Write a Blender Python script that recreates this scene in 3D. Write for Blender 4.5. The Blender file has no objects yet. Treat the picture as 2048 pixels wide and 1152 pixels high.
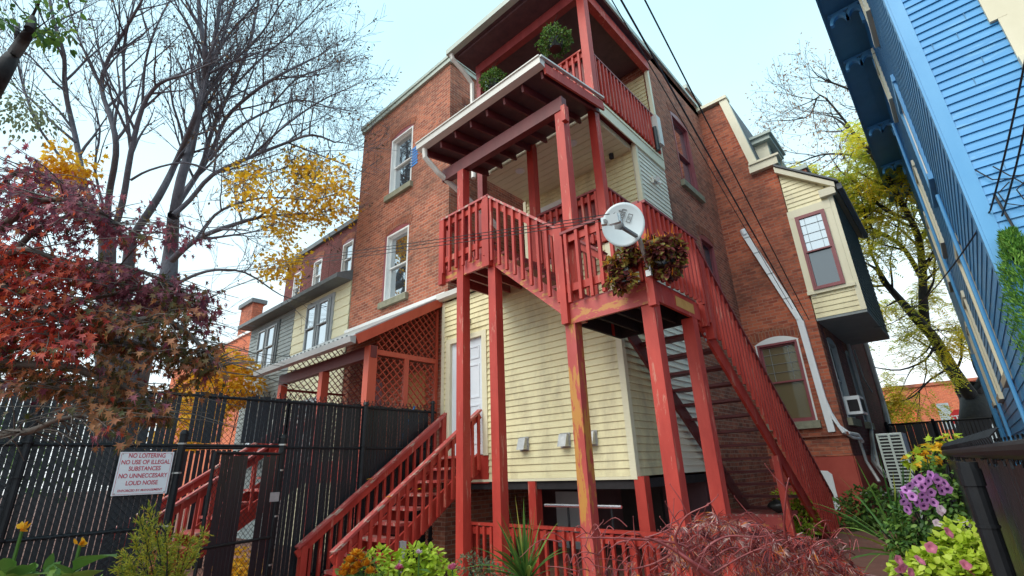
import bpy, math, random
from mathutils import Vector as V, Matrix, noise
R = math.radians
sc = bpy.context.scene
col = sc.collection
# ------------------------------------------------------------------ camera
FPX = 974.24
yaw, pit, rol = R(41.6756), R(20.4394), R(-2.1577)
fw = V((-math.sin(yaw)*math.cos(pit), math.cos(yaw)*math.cos(pit), math.sin(pit)))
r0 = V((math.cos(yaw), math.sin(yaw), 0)); u0 = r0.cross(fw)
rt = r0*math.cos(rol) + u0*math.sin(rol); up = -r0*math.sin(rol) + u0*math.cos(rol)
CAM = V((0, 0, 1.6))
cd = bpy.data.cameras.new('camera'); cam = bpy.data.objects.new('camera', cd); col.objects.link(cam)
cd.sensor_width = 36; cd.lens = FPX/2048*36; cd.clip_start = .05; cd.clip_end = 2000
cam.matrix_world = Matrix(((rt.x, up.x, -fw.x, 0), (rt.y, up.y, -fw.y, 0), (rt.z, up.z, -fw.z, 1.6), (0, 0, 0, 1)))
sc.camera = cam
# ------------------------------------------------------------------ sky and sun (bright overcast)
SUN_EL, SUN_AZ = R(46), R(194)        # azimuth clockwise from +Y
w = bpy.data.worlds.new('World'); sc.world = w; w.use_nodes = True
nt = w.node_tree; nt.nodes.clear()
N = nt.nodes.new; Lk = nt.links.new
out = N('ShaderNodeOutputWorld'); bg = N('ShaderNodeBackground'); sky = N('ShaderNodeTexSky')
sky.sky_type = 'NISHITA'; sky.sun_disc = False; sky.sun_elevation = SUN_EL; sky.sun_rotation = SUN_AZ
sky.dust_density = 6; sky.air_density = 1.0; sky.ozone_density = 2
tc = N('ShaderNodeTexCoord'); sx = N('ShaderNodeSeparateXYZ'); rp = N('ShaderNodeValToRGB')
nz = N('ShaderNodeTexNoise'); nz.inputs['Scale'].default_value = 2.2; nz.inputs['Detail'].default_value = 4
ma = N('ShaderNodeMath'); ma.operation = 'MULTIPLY_ADD'; ma.inputs[1].default_value = .34
Lk(tc.outputs['Generated'], sx.inputs[0]); Lk(tc.outputs['Generated'], nz.inputs['Vector'])
Lk(nz.outputs['Fac'], ma.inputs[0]); Lk(sx.outputs['Z'], ma.inputs[2]); Lk(ma.outputs[0], rp.inputs['Fac'])
e = rp.color_ramp.elements
e[0].position = .10; e[0].color = (1, 1, 1, 1); e[1].position = .92; e[1].color = (.50, .81, .94, 1)
k = e.new(.5); k.color = (.72, .92, .99, 1)
sc_ = N('ShaderNodeVectorMath'); sc_.operation = 'SCALE'; sc_.inputs['Scale'].default_value = 8.4
Lk(rp.outputs['Color'], sc_.inputs[0])
mx = N('ShaderNodeMix'); mx.data_type = 'RGBA'; mx.inputs['Factor'].default_value = .88
Lk(sky.outputs['Color'], mx.inputs['A']); Lk(sc_.outputs[0], mx.inputs['B'])
Lk(mx.outputs['Result'], bg.inputs['Color']); bg.inputs['Strength'].default_value = .1
Lk(bg.outputs[0], out.inputs[0])
sd = bpy.data.lights.new('sun', 'SUN'); sd.energy = 1.35; sd.angle = R(40); sd.color = (1, .93, .84)
sun = bpy.data.objects.new('sun', sd); col.objects.link(sun)
sdir = V((math.sin(SUN_AZ)*math.cos(SUN_EL), math.cos(SUN_AZ)*math.cos(SUN_EL), math.sin(SUN_EL)))
sun.rotation_euler = sdir.to_track_quat('Z', 'Y').to_euler(); sun.location = (0, -5, 20)
sc.view_settings.view_transform = 'Standard'; sc.view_settings.look = 'None'
sc.view_settings.exposure = .90; sc.view_settings.gamma = 1
sc.render.resolution_x = 1024; sc.render.resolution_y = 576
sc.cycles.max_bounces = 8; sc.cycles.diffuse_bounces = 5; sc.cycles.glossy_bounces = 3
sc.cycles.use_denoising = True
# ------------------------------------------------------------------ measuring helpers: rays of the survey camera cut with real planes
def ray(x, y):
    return rt*((x-1024)/FPX) - up*((y-576)/FPX) + fw
def onX(x, y, X): r = ray(x, y); return CAM + r*(X/r.x)
def onY(x, y, Y): r = ray(x, y); return CAM + r*(Y/r.y)
def onZ(x, y, Z): r = ray(x, y); return CAM + r*((Z-1.6)/r.z)
def at(x, y, d): return CAM + ray(x, y)*d
# ------------------------------------------------------------------ mesh builder
class MB:
    def __init__(s): s.v = []; s.f = []
    def poly(s, *p):
        n = len(s.v); s.v += [tuple(q) for q in p]; s.f.append(tuple(range(n, n+len(p))))
    def mesh(s, vs, fs):
        n = len(s.v); s.v += [tuple(q) for q in vs]; s.f += [tuple(i+n for i in f) for f in fs]
    def hexa(s, p):
        s.mesh(p, [(0, 3, 2, 1), (4, 5, 6, 7), (0, 1, 5, 4), (1, 2, 6, 5), (2, 3, 7, 6), (3, 0, 4, 7)])
    def box(s, x0, x1, y0, y1, z0, z1):
        x0, x1 = min(x0, x1), max(x0, x1); y0, y1 = min(y0, y1), max(y0, y1); z0, z1 = min(z0, z1), max(z0, z1)
        s.hexa([(x0, y0, z0), (x1, y0, z0), (x1, y1, z0), (x0, y1, z0), (x0, y0, z1), (x1, y0, z1), (x1, y1, z1), (x0, y1, z1)])
        return s
    def beam(s, p, q, w_, h, upv=(0, 0, 1)):
        p, q = V(p), V(q); d = (q-p).normalized(); a = d.cross(V(upv))
        if a.length < 1e-4: a = d.cross(V((0, 1, 0)))
        a.normalize(); b = a.cross(d); a = a*w_/2; b = b*h/2
        s.hexa([p-a-b, p+a-b, p+a+b, p-a+b, q-a-b, q+a-b, q+a+b, q-a+b]); return s
    def tube(s, pts, rad, n=6, cap=True):
        pts = [V(p) for p in pts]
        if not isinstance(rad, (list, tuple)): rad = [rad]*len(pts)
        base = len(s.v); ref = None
        for i, p in enumerate(pts):
            d = (pts[min(i+1, len(pts)-1)] - pts[max(i-1, 0)])
            if d.length < 1e-9: d = V((0, 0, 1))
            d.normalize()
            if ref is None: ref = V((0, 0, 1)) if abs(d.z) < .9 else V((1, 0, 0))
            a = (ref - d*ref.dot(d))
            if a.length < 1e-5: a = d.orthogonal()
            a.normalize(); ref = a; b = d.cross(a)
            for k_ in range(n):
                t = 2*math.pi*k_/n; s.v.append(tuple(p + (a*math.cos(t) + b*math.sin(t))*rad[i]))
        for i in range(len(pts)-1):
            for k_ in range(n):
                o = base+i*n; s.f.append((o+k_, o+(k_+1) % n, o+n+(k_+1) % n, o+n+k_))
        if cap:
            s.f.append(tuple(base+k_ for k_ in reversed(range(n)))); o = base+(len(pts)-1)*n; s.f.append(tuple(o+k_ for k_ in range(n)))
        return s
    def prism(s, pts, d):
        n = len(pts); d = V(d); s.mesh([V(p) for p in pts]+[V(p)+d for p in pts],
            [tuple(reversed(range(n))), tuple(range(n, 2*n))]+[(i, (i+1) % n, n+(i+1) % n, n+i) for i in range(n)]); return s
    def build(s, name, m, parent=None, smooth=False):
        me = bpy.data.meshes.new(name); me.from_pydata(s.v, [], s.f); me.update()
        uv = me.uv_layers.new(name='UVMap').data
        vs = me.vertices
        for p in me.polygons:
            n = p.normal; ax, ay, az = abs(n.x), abs(n.y), abs(n.z)
            for li in p.loop_indices:
                c = vs[me.loops[li].vertex_index].co
                uv[li].uv = (c.y, c.z) if ax >= ay and ax >= az*.6 else ((c.x, c.z) if ay >= az*.6 else (c.x, c.y))
            p.use_smooth = smooth
        me.materials.append(m)
        o = bpy.data.objects.new(name, me); col.objects.link(o)
        if parent is not None: attach(o, parent)
        return o
def worldpos(o):
    p = V((0, 0, 0))
    while o is not None: p += o.location; o = o.parent
    return p
def attach(o, parent):
    o.parent = parent
    root = parent
    while root.parent is not None: root = root.parent
    o.matrix_parent_inverse = Matrix.Translation(-root.location) if parent is root and root.type == 'EMPTY' else Matrix.Identity(4)
def thing(name, label, cat, loc=(0, 0, 0), group=None):
    o = bpy.data.objects.new(name, None); col.objects.link(o); o.location = loc; o.empty_display_size = .2
    o['label'] = label; o['category'] = cat
    if group: o['group'] = group
    return o
def tag(o, label, cat, group=None, kind=None):
    o['label'] = label; o['category'] = cat
    if group: o['group'] = group
    if kind: o['kind'] = kind
    return o
def struct(o, label=None, cat='ground'):
    o['kind'] = 'structure'; o['label'] = label; o['category'] = cat; return o
def text(name, s, size, m, mat4, parent, ext=.002):
    c = bpy.data.curves.new(name, 'FONT'); c.body = s; c.size = size; c.align_x = 'CENTER'; c.align_y = 'CENTER'; c.extrude = ext; c.offset = size*.018
    c.materials.append(m); o = bpy.data.objects.new(name, c); col.objects.link(o)
    me = bpy.data.meshes.new_from_object(o.evaluated_get(bpy.context.evaluated_depsgraph_get())); bpy.data.objects.remove(o); o = bpy.data.objects.new(name, me); col.objects.link(o)
    loc = mat4.copy(); o.parent = parent; o.matrix_parent_inverse = Matrix.Translation(-parent.location) if parent.type == 'EMPTY' else Matrix.Identity(4)
    o.matrix_basis = loc
    return o
# ------------------------------------------------------------------ materials
def newmat(name):
    m = bpy.data.materials.new(name); m.use_nodes = True; n = m.node_tree; b = n.nodes['Principled BSDF']
    return m, n, n.nodes.new, n.links.new, b
def ramp(New, cols):
    r_ = New('ShaderNodeValToRGB'); el = r_.color_ramp.elements
    el[0].position, el[0].color = cols[0][0], (*cols[0][1], 1); el[1].position, el[1].color = cols[-1][0], (*cols[-1][1], 1)
    for p_, c_ in cols[1:-1]: x_ = el.new(p_); x_.color = (*c_, 1)
    return r_
def paint(name, c1, c2, scale=6, stretch=(1, 1, 1), rough=.5, bump=.15, metal=0, spot=None, spot_lo=.62, spot_scale=9, spot_stretch=(1, 1, .25), spec=.5, soft=.03):
    """two-tone noise paint; spot = colour of bare or stained patches"""
    m, n, New, L_, b = newmat(name)
    t = New('ShaderNodeTexCoord'); mp = New('ShaderNodeMapping'); mp.inputs['Scale'].default_value = stretch
    z = New('ShaderNodeTexNoise'); z.inputs['Scale'].default_value = scale; z.inputs['Detail'].default_value = 6; z.inputs['Roughness'].default_value = .65
    L_(t.outputs['Object'], mp.inputs[0]); L_(mp.outputs[0], z.inputs['Vector'])
    r_ = ramp(New, [(.3, c1), (.7, c2)]); L_(z.outputs['Fac'], r_.inputs[0]); c = r_.outputs[0]
    if spot:
        mp2 = New('ShaderNodeMapping'); mp2.inputs['Scale'].default_value = spot_stretch; L_(t.outputs['Object'], mp2.inputs[0])
        z2 = New('ShaderNodeTexNoise'); z2.inputs['Scale'].default_value = spot_scale; z2.inputs['Detail'].default_value = 8; z2.inputs['Roughness'].default_value = .7
        L_(mp2.outputs[0], z2.inputs['Vector'])
        q = ramp(New, [(spot_lo, (0, 0, 0)), (spot_lo+soft, (1, 1, 1))]); L_(z2.outputs['Fac'], q.inputs[0])
        x_ = New('ShaderNodeMix'); x_.data_type = 'RGBA'; L_(q.outputs[0], x_.inputs['Factor']); L_(c, x_.inputs['A']); x_.inputs['B'].default_value = (*spot, 1)
        c = x_.outputs['Result']
    L_(c, b.inputs['Base Color']); b.inputs['Roughness'].default_value = rough; b.inputs['Metallic'].default_value = metal
    b.inputs['Specular IOR Level'].default_value = spec
    if bump:
        bp = New('ShaderNodeBump'); bp.inputs['Strength'].default_value = bump; bp.inputs['Distance'].default_value = .01
        L_(z.outputs['Fac'], bp.inputs['Height']); L_(bp.outputs[0], b.inputs['Normal'])
    return m
def brickmat(name, c1, c2, mortar, dirt=(.09, .05, .04), dirtamt=.5, bw=.215, rh=.075, pale=None):
    m, n, New, L_, b = newmat(name)
    t = New('ShaderNodeTexCoord'); br = New('ShaderNodeTexBrick')
    wob = New('ShaderNodeTexNoise'); wob.inputs['Scale'].default_value = 5; wob.inputs['Detail'].default_value = 2
    mixv = New('ShaderNodeMix'); mixv.data_type = 'RGBA'; mixv.inputs['Factor'].default_value = .008
    L_(t.outputs['UV'], wob.inputs['Vector']); L_(t.outputs['UV'], mixv.inputs['A']); L_(wob.outputs['Color'], mixv.inputs['B'])
    L_(mixv.outputs['Result'], br.inputs['Vector'])
    br.inputs['Scale'].default_value = 1; br.inputs['Brick Width'].default_value = bw; br.inputs['Row Height'].default_value = rh
    br.inputs['Mortar Size'].default_value = .008; br.inputs['Mortar Smooth'].default_value = .3; br.inputs['Bias'].default_value = 0
    br.inputs['Color1'].default_value = (*c1, 1); br.inputs['Color2'].default_value = (*c2, 1); br.inputs['Mortar'].default_value = (*mortar, 1)
    z = New('ShaderNodeTexNoise'); z.inputs['Scale'].default_value = .7; z.inputs['Detail'].default_value = 9; z.inputs['Roughness'].default_value = .72
    L_(t.outputs['Object'], z.inputs['Vector'])
    q = ramp(New, [(.44, (0, 0, 0)), (.64, (dirtamt*1.35,)*3)]); L_(z.outputs['Fac'], q.inputs[0])
    x_ = New('ShaderNodeMix'); x_.data_type = 'RGBA'; L_(q.outputs[0], x_.inputs['Factor']); L_(br.outputs['Color'], x_.inputs['A']); x_.inputs['B'].default_value = (*dirt, 1)
    z3 = New('ShaderNodeTexNoise'); z3.inputs['Scale'].default_value = 11; z3.inputs['Detail'].default_value = 5
    mp3 = New('ShaderNodeMapping'); mp3.inputs['Scale'].default_value = (.5, .5, 1.6); L_(t.outputs['Object'], mp3.inputs[0]); L_(mp3.outputs[0], z3.inputs['Vector'])
    q3 = ramp(New, [(.5, (0, 0, 0)), (.74, (.55,)*3)]); L_(z3.outputs['Fac'], q3.inputs[0])
    x3 = New('ShaderNodeMix'); x3.data_type = 'RGBA'; L_(q3.outputs[0], x3.inputs['Factor']); L_(x_.outputs['Result'], x3.inputs['A'])
    pl = pale or tuple(min(1, c*1.5+.03) for c in c1); x3.inputs['B'].default_value = (*pl, 1)
    L_(x3.outputs['Result'], b.inputs['Base Color']); b.inputs['Roughness'].default_value = .85; b.inputs['Specular IOR Level'].default_value = .25
    bp = New('ShaderNodeBump'); bp.inputs['Strength'].default_value = .6; bp.inputs['Distance'].default_value = .012; bp.invert = True
    L_(br.outputs['Fac'], bp.inputs['Height']); L_(bp.outputs[0], b.inputs['Normal'])
    return m
def leafmat(name, cols, trans=.4, rough=.5, zones=None):
    """leaf colours: a ramp over the random value of each leaf; zones shifts it by noise in space"""
    m, n, New, L_, b = newmat(name); n.nodes.remove(b)
    g = New('ShaderNodeNewGeometry'); t = New('ShaderNodeTexCoord'); z = New('ShaderNodeTexNoise'); z.inputs['Scale'].default_value = zones or 2
    L_(t.outputs['Object'], z.inputs['Vector'])
    a = New('ShaderNodeMath'); a.operation = 'MULTIPLY_ADD'; a.inputs[1].default_value = 1.6 if zones else .4; a.inputs[2].default_value = -.55 if zones else -.2
    L_(z.outputs['Fac'], a.inputs[0])
    s_ = New('ShaderNodeMath'); s_.operation = 'MULTIPLY_ADD'; s_.inputs[1].default_value = .5 if zones else .9
    L_(g.outputs['Random Per Island'], s_.inputs[0]); L_(a.outputs[0], s_.inputs[2])
    r_ = ramp(New, cols); L_(s_.outputs[0], r_.inputs[0])
    d = New('ShaderNodeBsdfPrincipled'); d.inputs['Roughness'].default_value = rough; d.inputs['Specular IOR Level'].default_value = .35
    tr = New('ShaderNodeBsdfTranslucent'); mx_ = New('ShaderNodeMixShader'); mx_.inputs[0].default_value = trans
    L_(r_.outputs[0], d.inputs['Base Color']); L_(r_.outputs[0], tr.inputs[0]); L_(d.outputs[0], mx_.inputs[1]); L_(tr.outputs[0], mx_.inputs[2])
    L_(mx_.outputs[0], n.nodes['Material Output'].inputs[0])
    return m
def glassmat(name, tint, refl=.5, rough=.03):
    m, n, New, L_, b = newmat(name); n.nodes.remove(b)
    g = New('ShaderNodeBsdfGlossy'); g.inputs['Roughness'].default_value = rough; g.inputs['Color'].default_value = (.93, .96, 1, 1)
    d = New('ShaderNodeBsdfDiffuse'); d.inputs['Color'].default_value = (*tint, 1); mx_ = New('ShaderNodeMixShader'); mx_.inputs[0].default_value = refl
    t = New('ShaderNodeTexCoord'); z = New('ShaderNodeTexNoise'); z.inputs['Scale'].default_value = 2.5; bp = New('ShaderNodeBump'); bp.inputs['Strength'].default_value = .05
    L_(t.outputs['Object'], z.inputs['Vector']); L_(z.outputs['Fac'], bp.inputs['Height']); L_(bp.outputs[0], g.inputs['Normal'])
    L_(d.outputs[0], mx_.inputs[1]); L_(g.outputs[0], mx_.inputs[2]); L_(mx_.outputs[0], n.nodes['Material Output'].inputs[0])
    return m
RED1, RED2 = (.33, .022, .015), (.53, .056, .036)
M = dict(
 red=paint('red_paint', RED1, RED2, 3.2, (1, 1, .35), .55, .4, spot=(.52, .17, .12), spot_lo=.60, spot_scale=7, spot_stretch=(1.6, 1.6, .25)),
 redcap=paint('worn_red_rail_paint', (.36, .05, .045), (.50, .11, .10), 7, (1, .3, 1), .4, .25, spot=(.46, .34, .28), spot_lo=.55, spot_scale=10, spot_stretch=(1.5, .3, 1)),
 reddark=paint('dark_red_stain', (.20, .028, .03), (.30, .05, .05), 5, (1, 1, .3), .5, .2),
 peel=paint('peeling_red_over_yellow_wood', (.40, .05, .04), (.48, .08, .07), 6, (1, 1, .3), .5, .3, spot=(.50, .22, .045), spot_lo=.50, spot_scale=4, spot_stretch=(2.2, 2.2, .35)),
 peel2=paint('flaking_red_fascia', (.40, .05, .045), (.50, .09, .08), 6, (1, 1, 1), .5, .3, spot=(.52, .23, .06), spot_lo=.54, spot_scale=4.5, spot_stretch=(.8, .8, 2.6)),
 soffit=paint('shaded_underside_paint', (.07, .036, .046), (.13, .058, .064), 5, (1, 1, .3), .6, .2),  # shade under the roofs and porch is put into this dark colour
 beamdark=paint('shaded_beam_paint', (.11, .019, .022), (.16, .03, .032), 5, (1, 1, .3), .5, .2),  # red darkened to carry the shade on beams, rafters and stair treads
 orange=paint('fresh_red_cedar', (.46, .07, .035), (.56, .10, .055), 5, (1, 1, .3), .5, .2),
 cream=paint('cream_vinyl', (.74, .67, .39), (.82, .76, .47), 1.6, (1, 1, 2), .45, .03, spot=(.47, .41, .25), spot_lo=.47, spot_scale=1.9, spot_stretch=(1.2, 1.2, .5), soft=.3),
 creamdirty=paint('mildewed_cream_vinyl', (.62, .55, .33), (.76, .69, .43), 2.2, (1, 1, .6), .5, .03, spot=(.40, .35, .23), spot_lo=.45, spot_scale=3, spot_stretch=(1, 1, .4), soft=.3),
 white_siding=paint('pale_vinyl', (.80, .77, .62), (.86, .83, .70), 2, (1, 1, 2), .45, .03),
 creamtrim=paint('cream_trim', (.72, .68, .48), (.80, .76, .56), 3, (1, 1, .4), .45, .03),
 whitetrim=paint('white_trim', (.74, .75, .73), (.84, .85, .83), 3, (1, 1, 1), .4, .03),
 gutter=paint('aluminium_gutter', (.55, .54, .50), (.70, .69, .64), 3, (.4, 1, 1), .35, .03),
 whitepipe=paint('white_pipe_cover', (.78, .82, .84), (.88, .92, .93), 2, (1, 1, 1), .35, 0),
 greypipe=paint('grey_conduit', (.36, .38, .38), (.5, .52, .52), 6, (1, 1, 1), .4, .05),
 brick=brickmat('red_brick', (.53, .165, .092), (.25, .074, .050), (.46, .31, .23), dirt=(.13, .075, .055), pale=(.60, .30, .19)),
 brickdark=brickmat('old_red_brick', (.56, .15, .075), (.28, .066, .041), (.38, .22, .16), dirt=(.13, .06, .045), dirtamt=.55, pale=(.62, .22, .12)),
 brickpurple=brickmat('dark_purple_brick', (.20, .05, .05), (.14, .035, .038), (.17, .10, .09), dirtamt=.5),
 brickorange=brickmat('orange_brick', (.66, .17, .075), (.52, .12, .06), (.55, .28, .18), dirtamt=.15),
 brickarch=brickmat('arch_brick', (.34, .10, .05), (.22, .06, .04), (.32, .2, .14), bw=.075, rh=.22),
 stone=paint('mossy_stone_sill', (.20, .20, .14), (.32, .31, .22), 9, (1, 1, 1), .8, .4),
 redfound=paint('red_painted_foundation', (.34, .045, .03), (.44, .075, .05), 3, (1, 1, 1), .7, .3, spot=(.2, .06, .045), spot_lo=.6, spot_scale=4),
 maroon=paint('maroon_frame', (.22, .05, .06), (.30, .075, .085), 5, (1, 1, .3), .4, .05),
 blue=paint('blue_clapboard_paint', (.036, .24, .52), (.07, .33, .65), 1.6, (.4, .4, 3), .45, .1, spot=(.10, .34, .60), spot_lo=.57, spot_scale=4, spot_stretch=(.6, .6, 3)),
 bluetrim=paint('light_blue_trim', (.075, .31, .60), (.12, .38, .67), 2, (1, 1, .4), .45, .05),
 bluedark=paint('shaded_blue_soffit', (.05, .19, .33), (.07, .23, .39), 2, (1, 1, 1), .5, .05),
 cornice=paint('weathered_copper_cornice', (.33, .40, .35), (.44, .50, .44), 4, (.5, .5, 1), .5, .1),
 tan=paint('tan_trim', (.62, .58, .42), (.70, .66, .50), 3, (1, 1, .5), .5, .05),
 greyroof=paint('grey_shingle', (.10, .11, .12), (.17, .18, .19), 30, (1, 1, 1), .8, .4),
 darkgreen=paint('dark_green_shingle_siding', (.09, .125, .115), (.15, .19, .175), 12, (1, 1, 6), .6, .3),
 greysiding=paint('grey_clapboard_paint', (.20, .24, .24), (.29, .33, .33), 3, (1, 1, 2), .6, .1),
 yellowsiding=paint('pale_yellow_shingle_paint', (.66, .63, .42), (.74, .71, .50), 3, (1, 1, 2), .6, .1),
 darkgrey=paint('dark_grey_trim', (.10, .12, .13), (.16, .18, .19), 5, (1, 1, 1), .6, .1),
 greytrim=paint('grey_window_trim', (.30, .34, .36), (.38, .42, .44), 5, (1, 1, 1), .5, .05),
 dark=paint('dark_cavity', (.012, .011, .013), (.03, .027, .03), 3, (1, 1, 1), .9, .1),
 black=paint('black_vinyl_coating', (.007, .008, .010), (.016, .018, .022), 9, (1, 1, 1), .5, .1, spec=.3),
 blackslat=paint('black_plastic_slat', (.010, .012, .016), (.020, .024, .032), 5, (1, 1, .3), .4, .05),
 door=paint('white_door_paint', (.66, .72, .78), (.74, .80, .86), 2, (1, 1, 1), .35, .03),
 metal=paint('galvanised_metal', (.38, .38, .37), (.55, .55, .54), 12, (1, 1, 1), .35, .05, metal=.6),
 chrome=paint('steel_handrail', (.62, .62, .68), (.75, .75, .80), 4, (1, 1, 1), .25, 0, metal=.9),
 dishgrey=paint('dish_face', (.50, .58, .61), (.57, .65, .68), 2, (1, 1, 1), .3, 0),
 dishmid=paint('dish_arm_grey', (.10, .105, .11), (.15, .155, .16), 6, (1, 1, 1), .4, .03),
 osb=paint('plywood_board', (.42, .24, .08), (.56, .34, .13), 18, (1, 1, 1), .8, .1),
 acwhite=paint('air_conditioner_case', (.62, .66, .68), (.72, .76, .78), 3, (1, 1, 1), .4, 0),
 acgreen=paint('heat_pump_grille', (.40, .47, .43), (.48, .55, .51), 3, (1, 1, 1), .4, 0),
 sign=paint('sign_white', (.72, .74, .77), (.80, .82, .85), 2, (1, 1, 1), .35, 0),
 signred=paint('sign_red_ink', (.50, .05, .09), (.58, .08, .12), 2, (1, 1, 1), .4, 0),
 stopred=paint('stop_sign_red', (.62, .03, .04), (.68, .05, .05), 2, (1, 1, 1), .4, 0),
 doorred=paint('garage_door_red', (.75, .09, .05), (.80, .12, .07), 2, (1, 1, 1), .5, .03),
 bluetape=paint('blue_masking_tape', (.05, .24, .62), (.08, .32, .74), 4, (1, 1, 1), .5, .03),
 gutter2=paint('dull_zinc_gutter', (.30, .31, .31), (.42, .43, .43), 3, (.4, 1, 1), .4, .05),
 bark=paint('grey_violet_bark', (.07, .07, .088), (.14, .14, .17), 14, (1, 1, .3), .9, .5),
 bark2=paint('black_wet_bark', (.010, .010, .012), (.030, .028, .030), 14, (1, 1, .3), .9, .5),
 maplebark=paint('maple_bark', (.07, .055, .05), (.14, .12, .10), 20, (1, 1, 1), .7, .3),
 lacebark=paint('red_lace_maple_stem', (.16, .026, .030), (.34, .075, .070), 14, (1, 1, 1), .35, .2, spot=(.5, .34, .34), spot_lo=.64, spot_scale=8, spot_stretch=(1, 1, 1)),
 wire=paint('black_cable', (.010, .010, .012), (.02, .02, .024), 5, (1, 1, 1), .5, 0),
 pot=paint('dark_plastic_pot', (.012, .014, .014), (.03, .032, .032), 5, (1, 1, 1), .3, 0),
 ground=paint('damp_soil_and_paving', (.13, .055, .040), (.24, .105, .075), 2.2, (1, 1, 1), .85, .5, spot=(.20, .15, .10), spot_lo=.6, spot_scale=6, spot_stretch=(1, 1, 1)),
 asphalt=paint('asphalt', (.05, .05, .052), (.075, .075, .078), 30, (1, 1, 1), .8, .3),
 glass=glassmat('window_glass', (.05, .065, .07), .62),
 glassdark=glassmat('dim_window_glass', (.05, .06, .07), .25),
 glasslow=glassmat('dim_lower_sash_glass', (.06, .075, .085), .13),
 glassblind=glassmat('window_over_tan_blind', (.17, .14, .07), .16),
 glassleaded=glassmat('leaded_window_glass', (.30, .36, .38), .45),
)
# ------------------------------------------------------------------ building helpers
def siding(mb, ax, pl, u0, u1, z0, z1, out, e=.105, holes=(), t=.02, slope=None):
    """lapped boards on the plane ax=pl; out=+1/-1 side the boards face; slope(z)->(u0,u1) trims gable ends"""
    def P(u, z, o): return (u, pl+out*o, z) if ax == 'y' else (pl+out*o, u, z)
    flip = (out > 0) == (ax == 'y')
    def q(a, b, c, d): mb.poly(*((d, c, b, a) if flip else (a, b, c, d)))
    z = z0
    while z < z1-.005:
        zt = min(z+e, z1); segs = [(u0, u1) if slope is None else slope((z+zt)/2)]
        for (h0, h1, hz0, hz1) in holes:
            if zt > hz0+.01 and z < hz1-.01:
                ns = []
                for a, b in segs:
                    if h1 <= a or h0 >= b: ns.append((a, b)); continue
                    if a < h0: ns.append((a, h0))
                    if b > h1: ns.append((h1, b))
                segs = ns
        for a, b in segs:
            if b-a < .01: continue
            q(P(a, z, t), P(b, z, t), P(b, zt, .002), P(a, zt, .002))
            q(P(a, z, 0), P(b, z, 0), P(b, z, t), P(a, z, t))
        z = zt
def window(parent, ax, pl, u0, u1, z0, z1, out, frame='whitetrim', glass='glass', fw_=.045, sash=True, depth=.10, arch=0, archm='maroon', sill=None, leaded=False, name='window', sashm=None, proud=.0, lowglass=None):
    """double hung window set in the plane ax=pl (opening recessed by depth)"""
    def B(mb, a0, a1, o0, o1, b0, b1):
        if ax == 'y': mb.box(a0, a1, pl+out*o0, pl+out*o1, b0, b1)
        else: mb.box(pl+out*o0, pl+out*o1, a0, a1, b0, b1)
    f = MB(); d = proud-depth
    B(f, u0, u0+fw_, d, proud+.012, z0, z1); B(f, u1-fw_, u1, d, proud+.012, z0, z1); B(f, u0+fw_, u1-fw_, d, proud+.012, z1-fw_, z1); B(f, u0+fw_, u1-fw_, d, proud+.02, z0, z0+fw_)
    fr = f.build(name, M[frame], parent)
    zm = (z0+z1)/2
    if sash:
        s_ = MB(); g = fw_; k_ = .034
        for (b0, b1, o) in ((zm-.02, z1-g, d+.05), (z0+g, zm+.02, d+.025)):
            B(s_, u0+g, u0+g+k_, o-.02, o+.015, b0, b1); B(s_, u1-g-k_, u1-g, o-.02, o+.015, b0, b1)
            B(s_, u0+g+k_, u1-g-k_, o-.02, o+.015, b1-k_, b1); B(s_, u0+g+k_, u1-g-k_, o-.02, o+.015, b0, b0+k_)
        if leaded:
            s_.build('sash', M[sashm or frame], fr); s_ = MB(); sashm = 'greytrim'
            a0, a1 = u0+g+k_, u1-g-k_; b0, b1 = zm+.025, z1-g-k_
            for q in (.22, .78): x_ = a0+(a1-a0)*q; B(s_, x_-.0025, x_+.0025, d+.03, d+.048, b0, b1)
            for q in (.25, .5, .78): x_ = b0+(b1-b0)*q; B(s_, a0, a1, d+.031, d+.047, x_-.0025, x_+.0025)
        s_.build('leading' if leaded else 'sash', M[sashm or frame], fr)
    gl = MB(); B(gl, u0+fw_, u1-fw_, d+.005, d+.028, zm, z1-fw_); gl.build('pane', M[glass], fr)
    gl = MB(); B(gl, u0+fw_, u1-fw_, d-.02, d+.003, z0+fw_, zm); gl.build('pane', M[lowglass or glass], fr)
    if arch:
        a = MB(); n = 10; pts = []
        for i in range(n+1):
            t = i/n; u = u0-.05+(u1-u0+.1)*t; pts.append((u, z1+.01+arch*(1-(2*t-1)**2)))
        pts = [(u1+.05, z1+.003), (u0-.05, z1+.003)]+pts
        a.prism([(u, pl+out*(-depth), z) if ax == 'y' else (pl+out*(-depth), u, z) for u, z in pts], (0, out*(depth+.006), 0) if ax == 'y' else (out*(depth+.006), 0, 0))
        a.build('arch_board', M[archm], fr)
        k_ = MB(); n = 12; ring = []
        lo = [(u0-.07+(u1-u0+.14)*i/n, z1+.02+arch*(1-(2*i/n-1)**2)) for i in range(n+1)]; hi = [(u+(u-(u0+u1)/2)*.10, z+.21) for u, z in lo]
        for i in range(n):
            p = [lo[i], lo[i+1], hi[i+1], hi[i]]
            k_.prism([(u, pl+out*.001, z) if ax == 'y' else (pl+out*.001, u, z) for u, z in p], (0, out*.008, 0) if ax == 'y' else (out*.008, 0, 0))
        k_.build('brick_arch', M['brickarch'], fr)
    if sill:
        q = MB(); B(q, u0-.12, u1+.08, -.05, .09, z0-.16, z0-.005); q.build('sill', M[sill], fr)
    return fr
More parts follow.
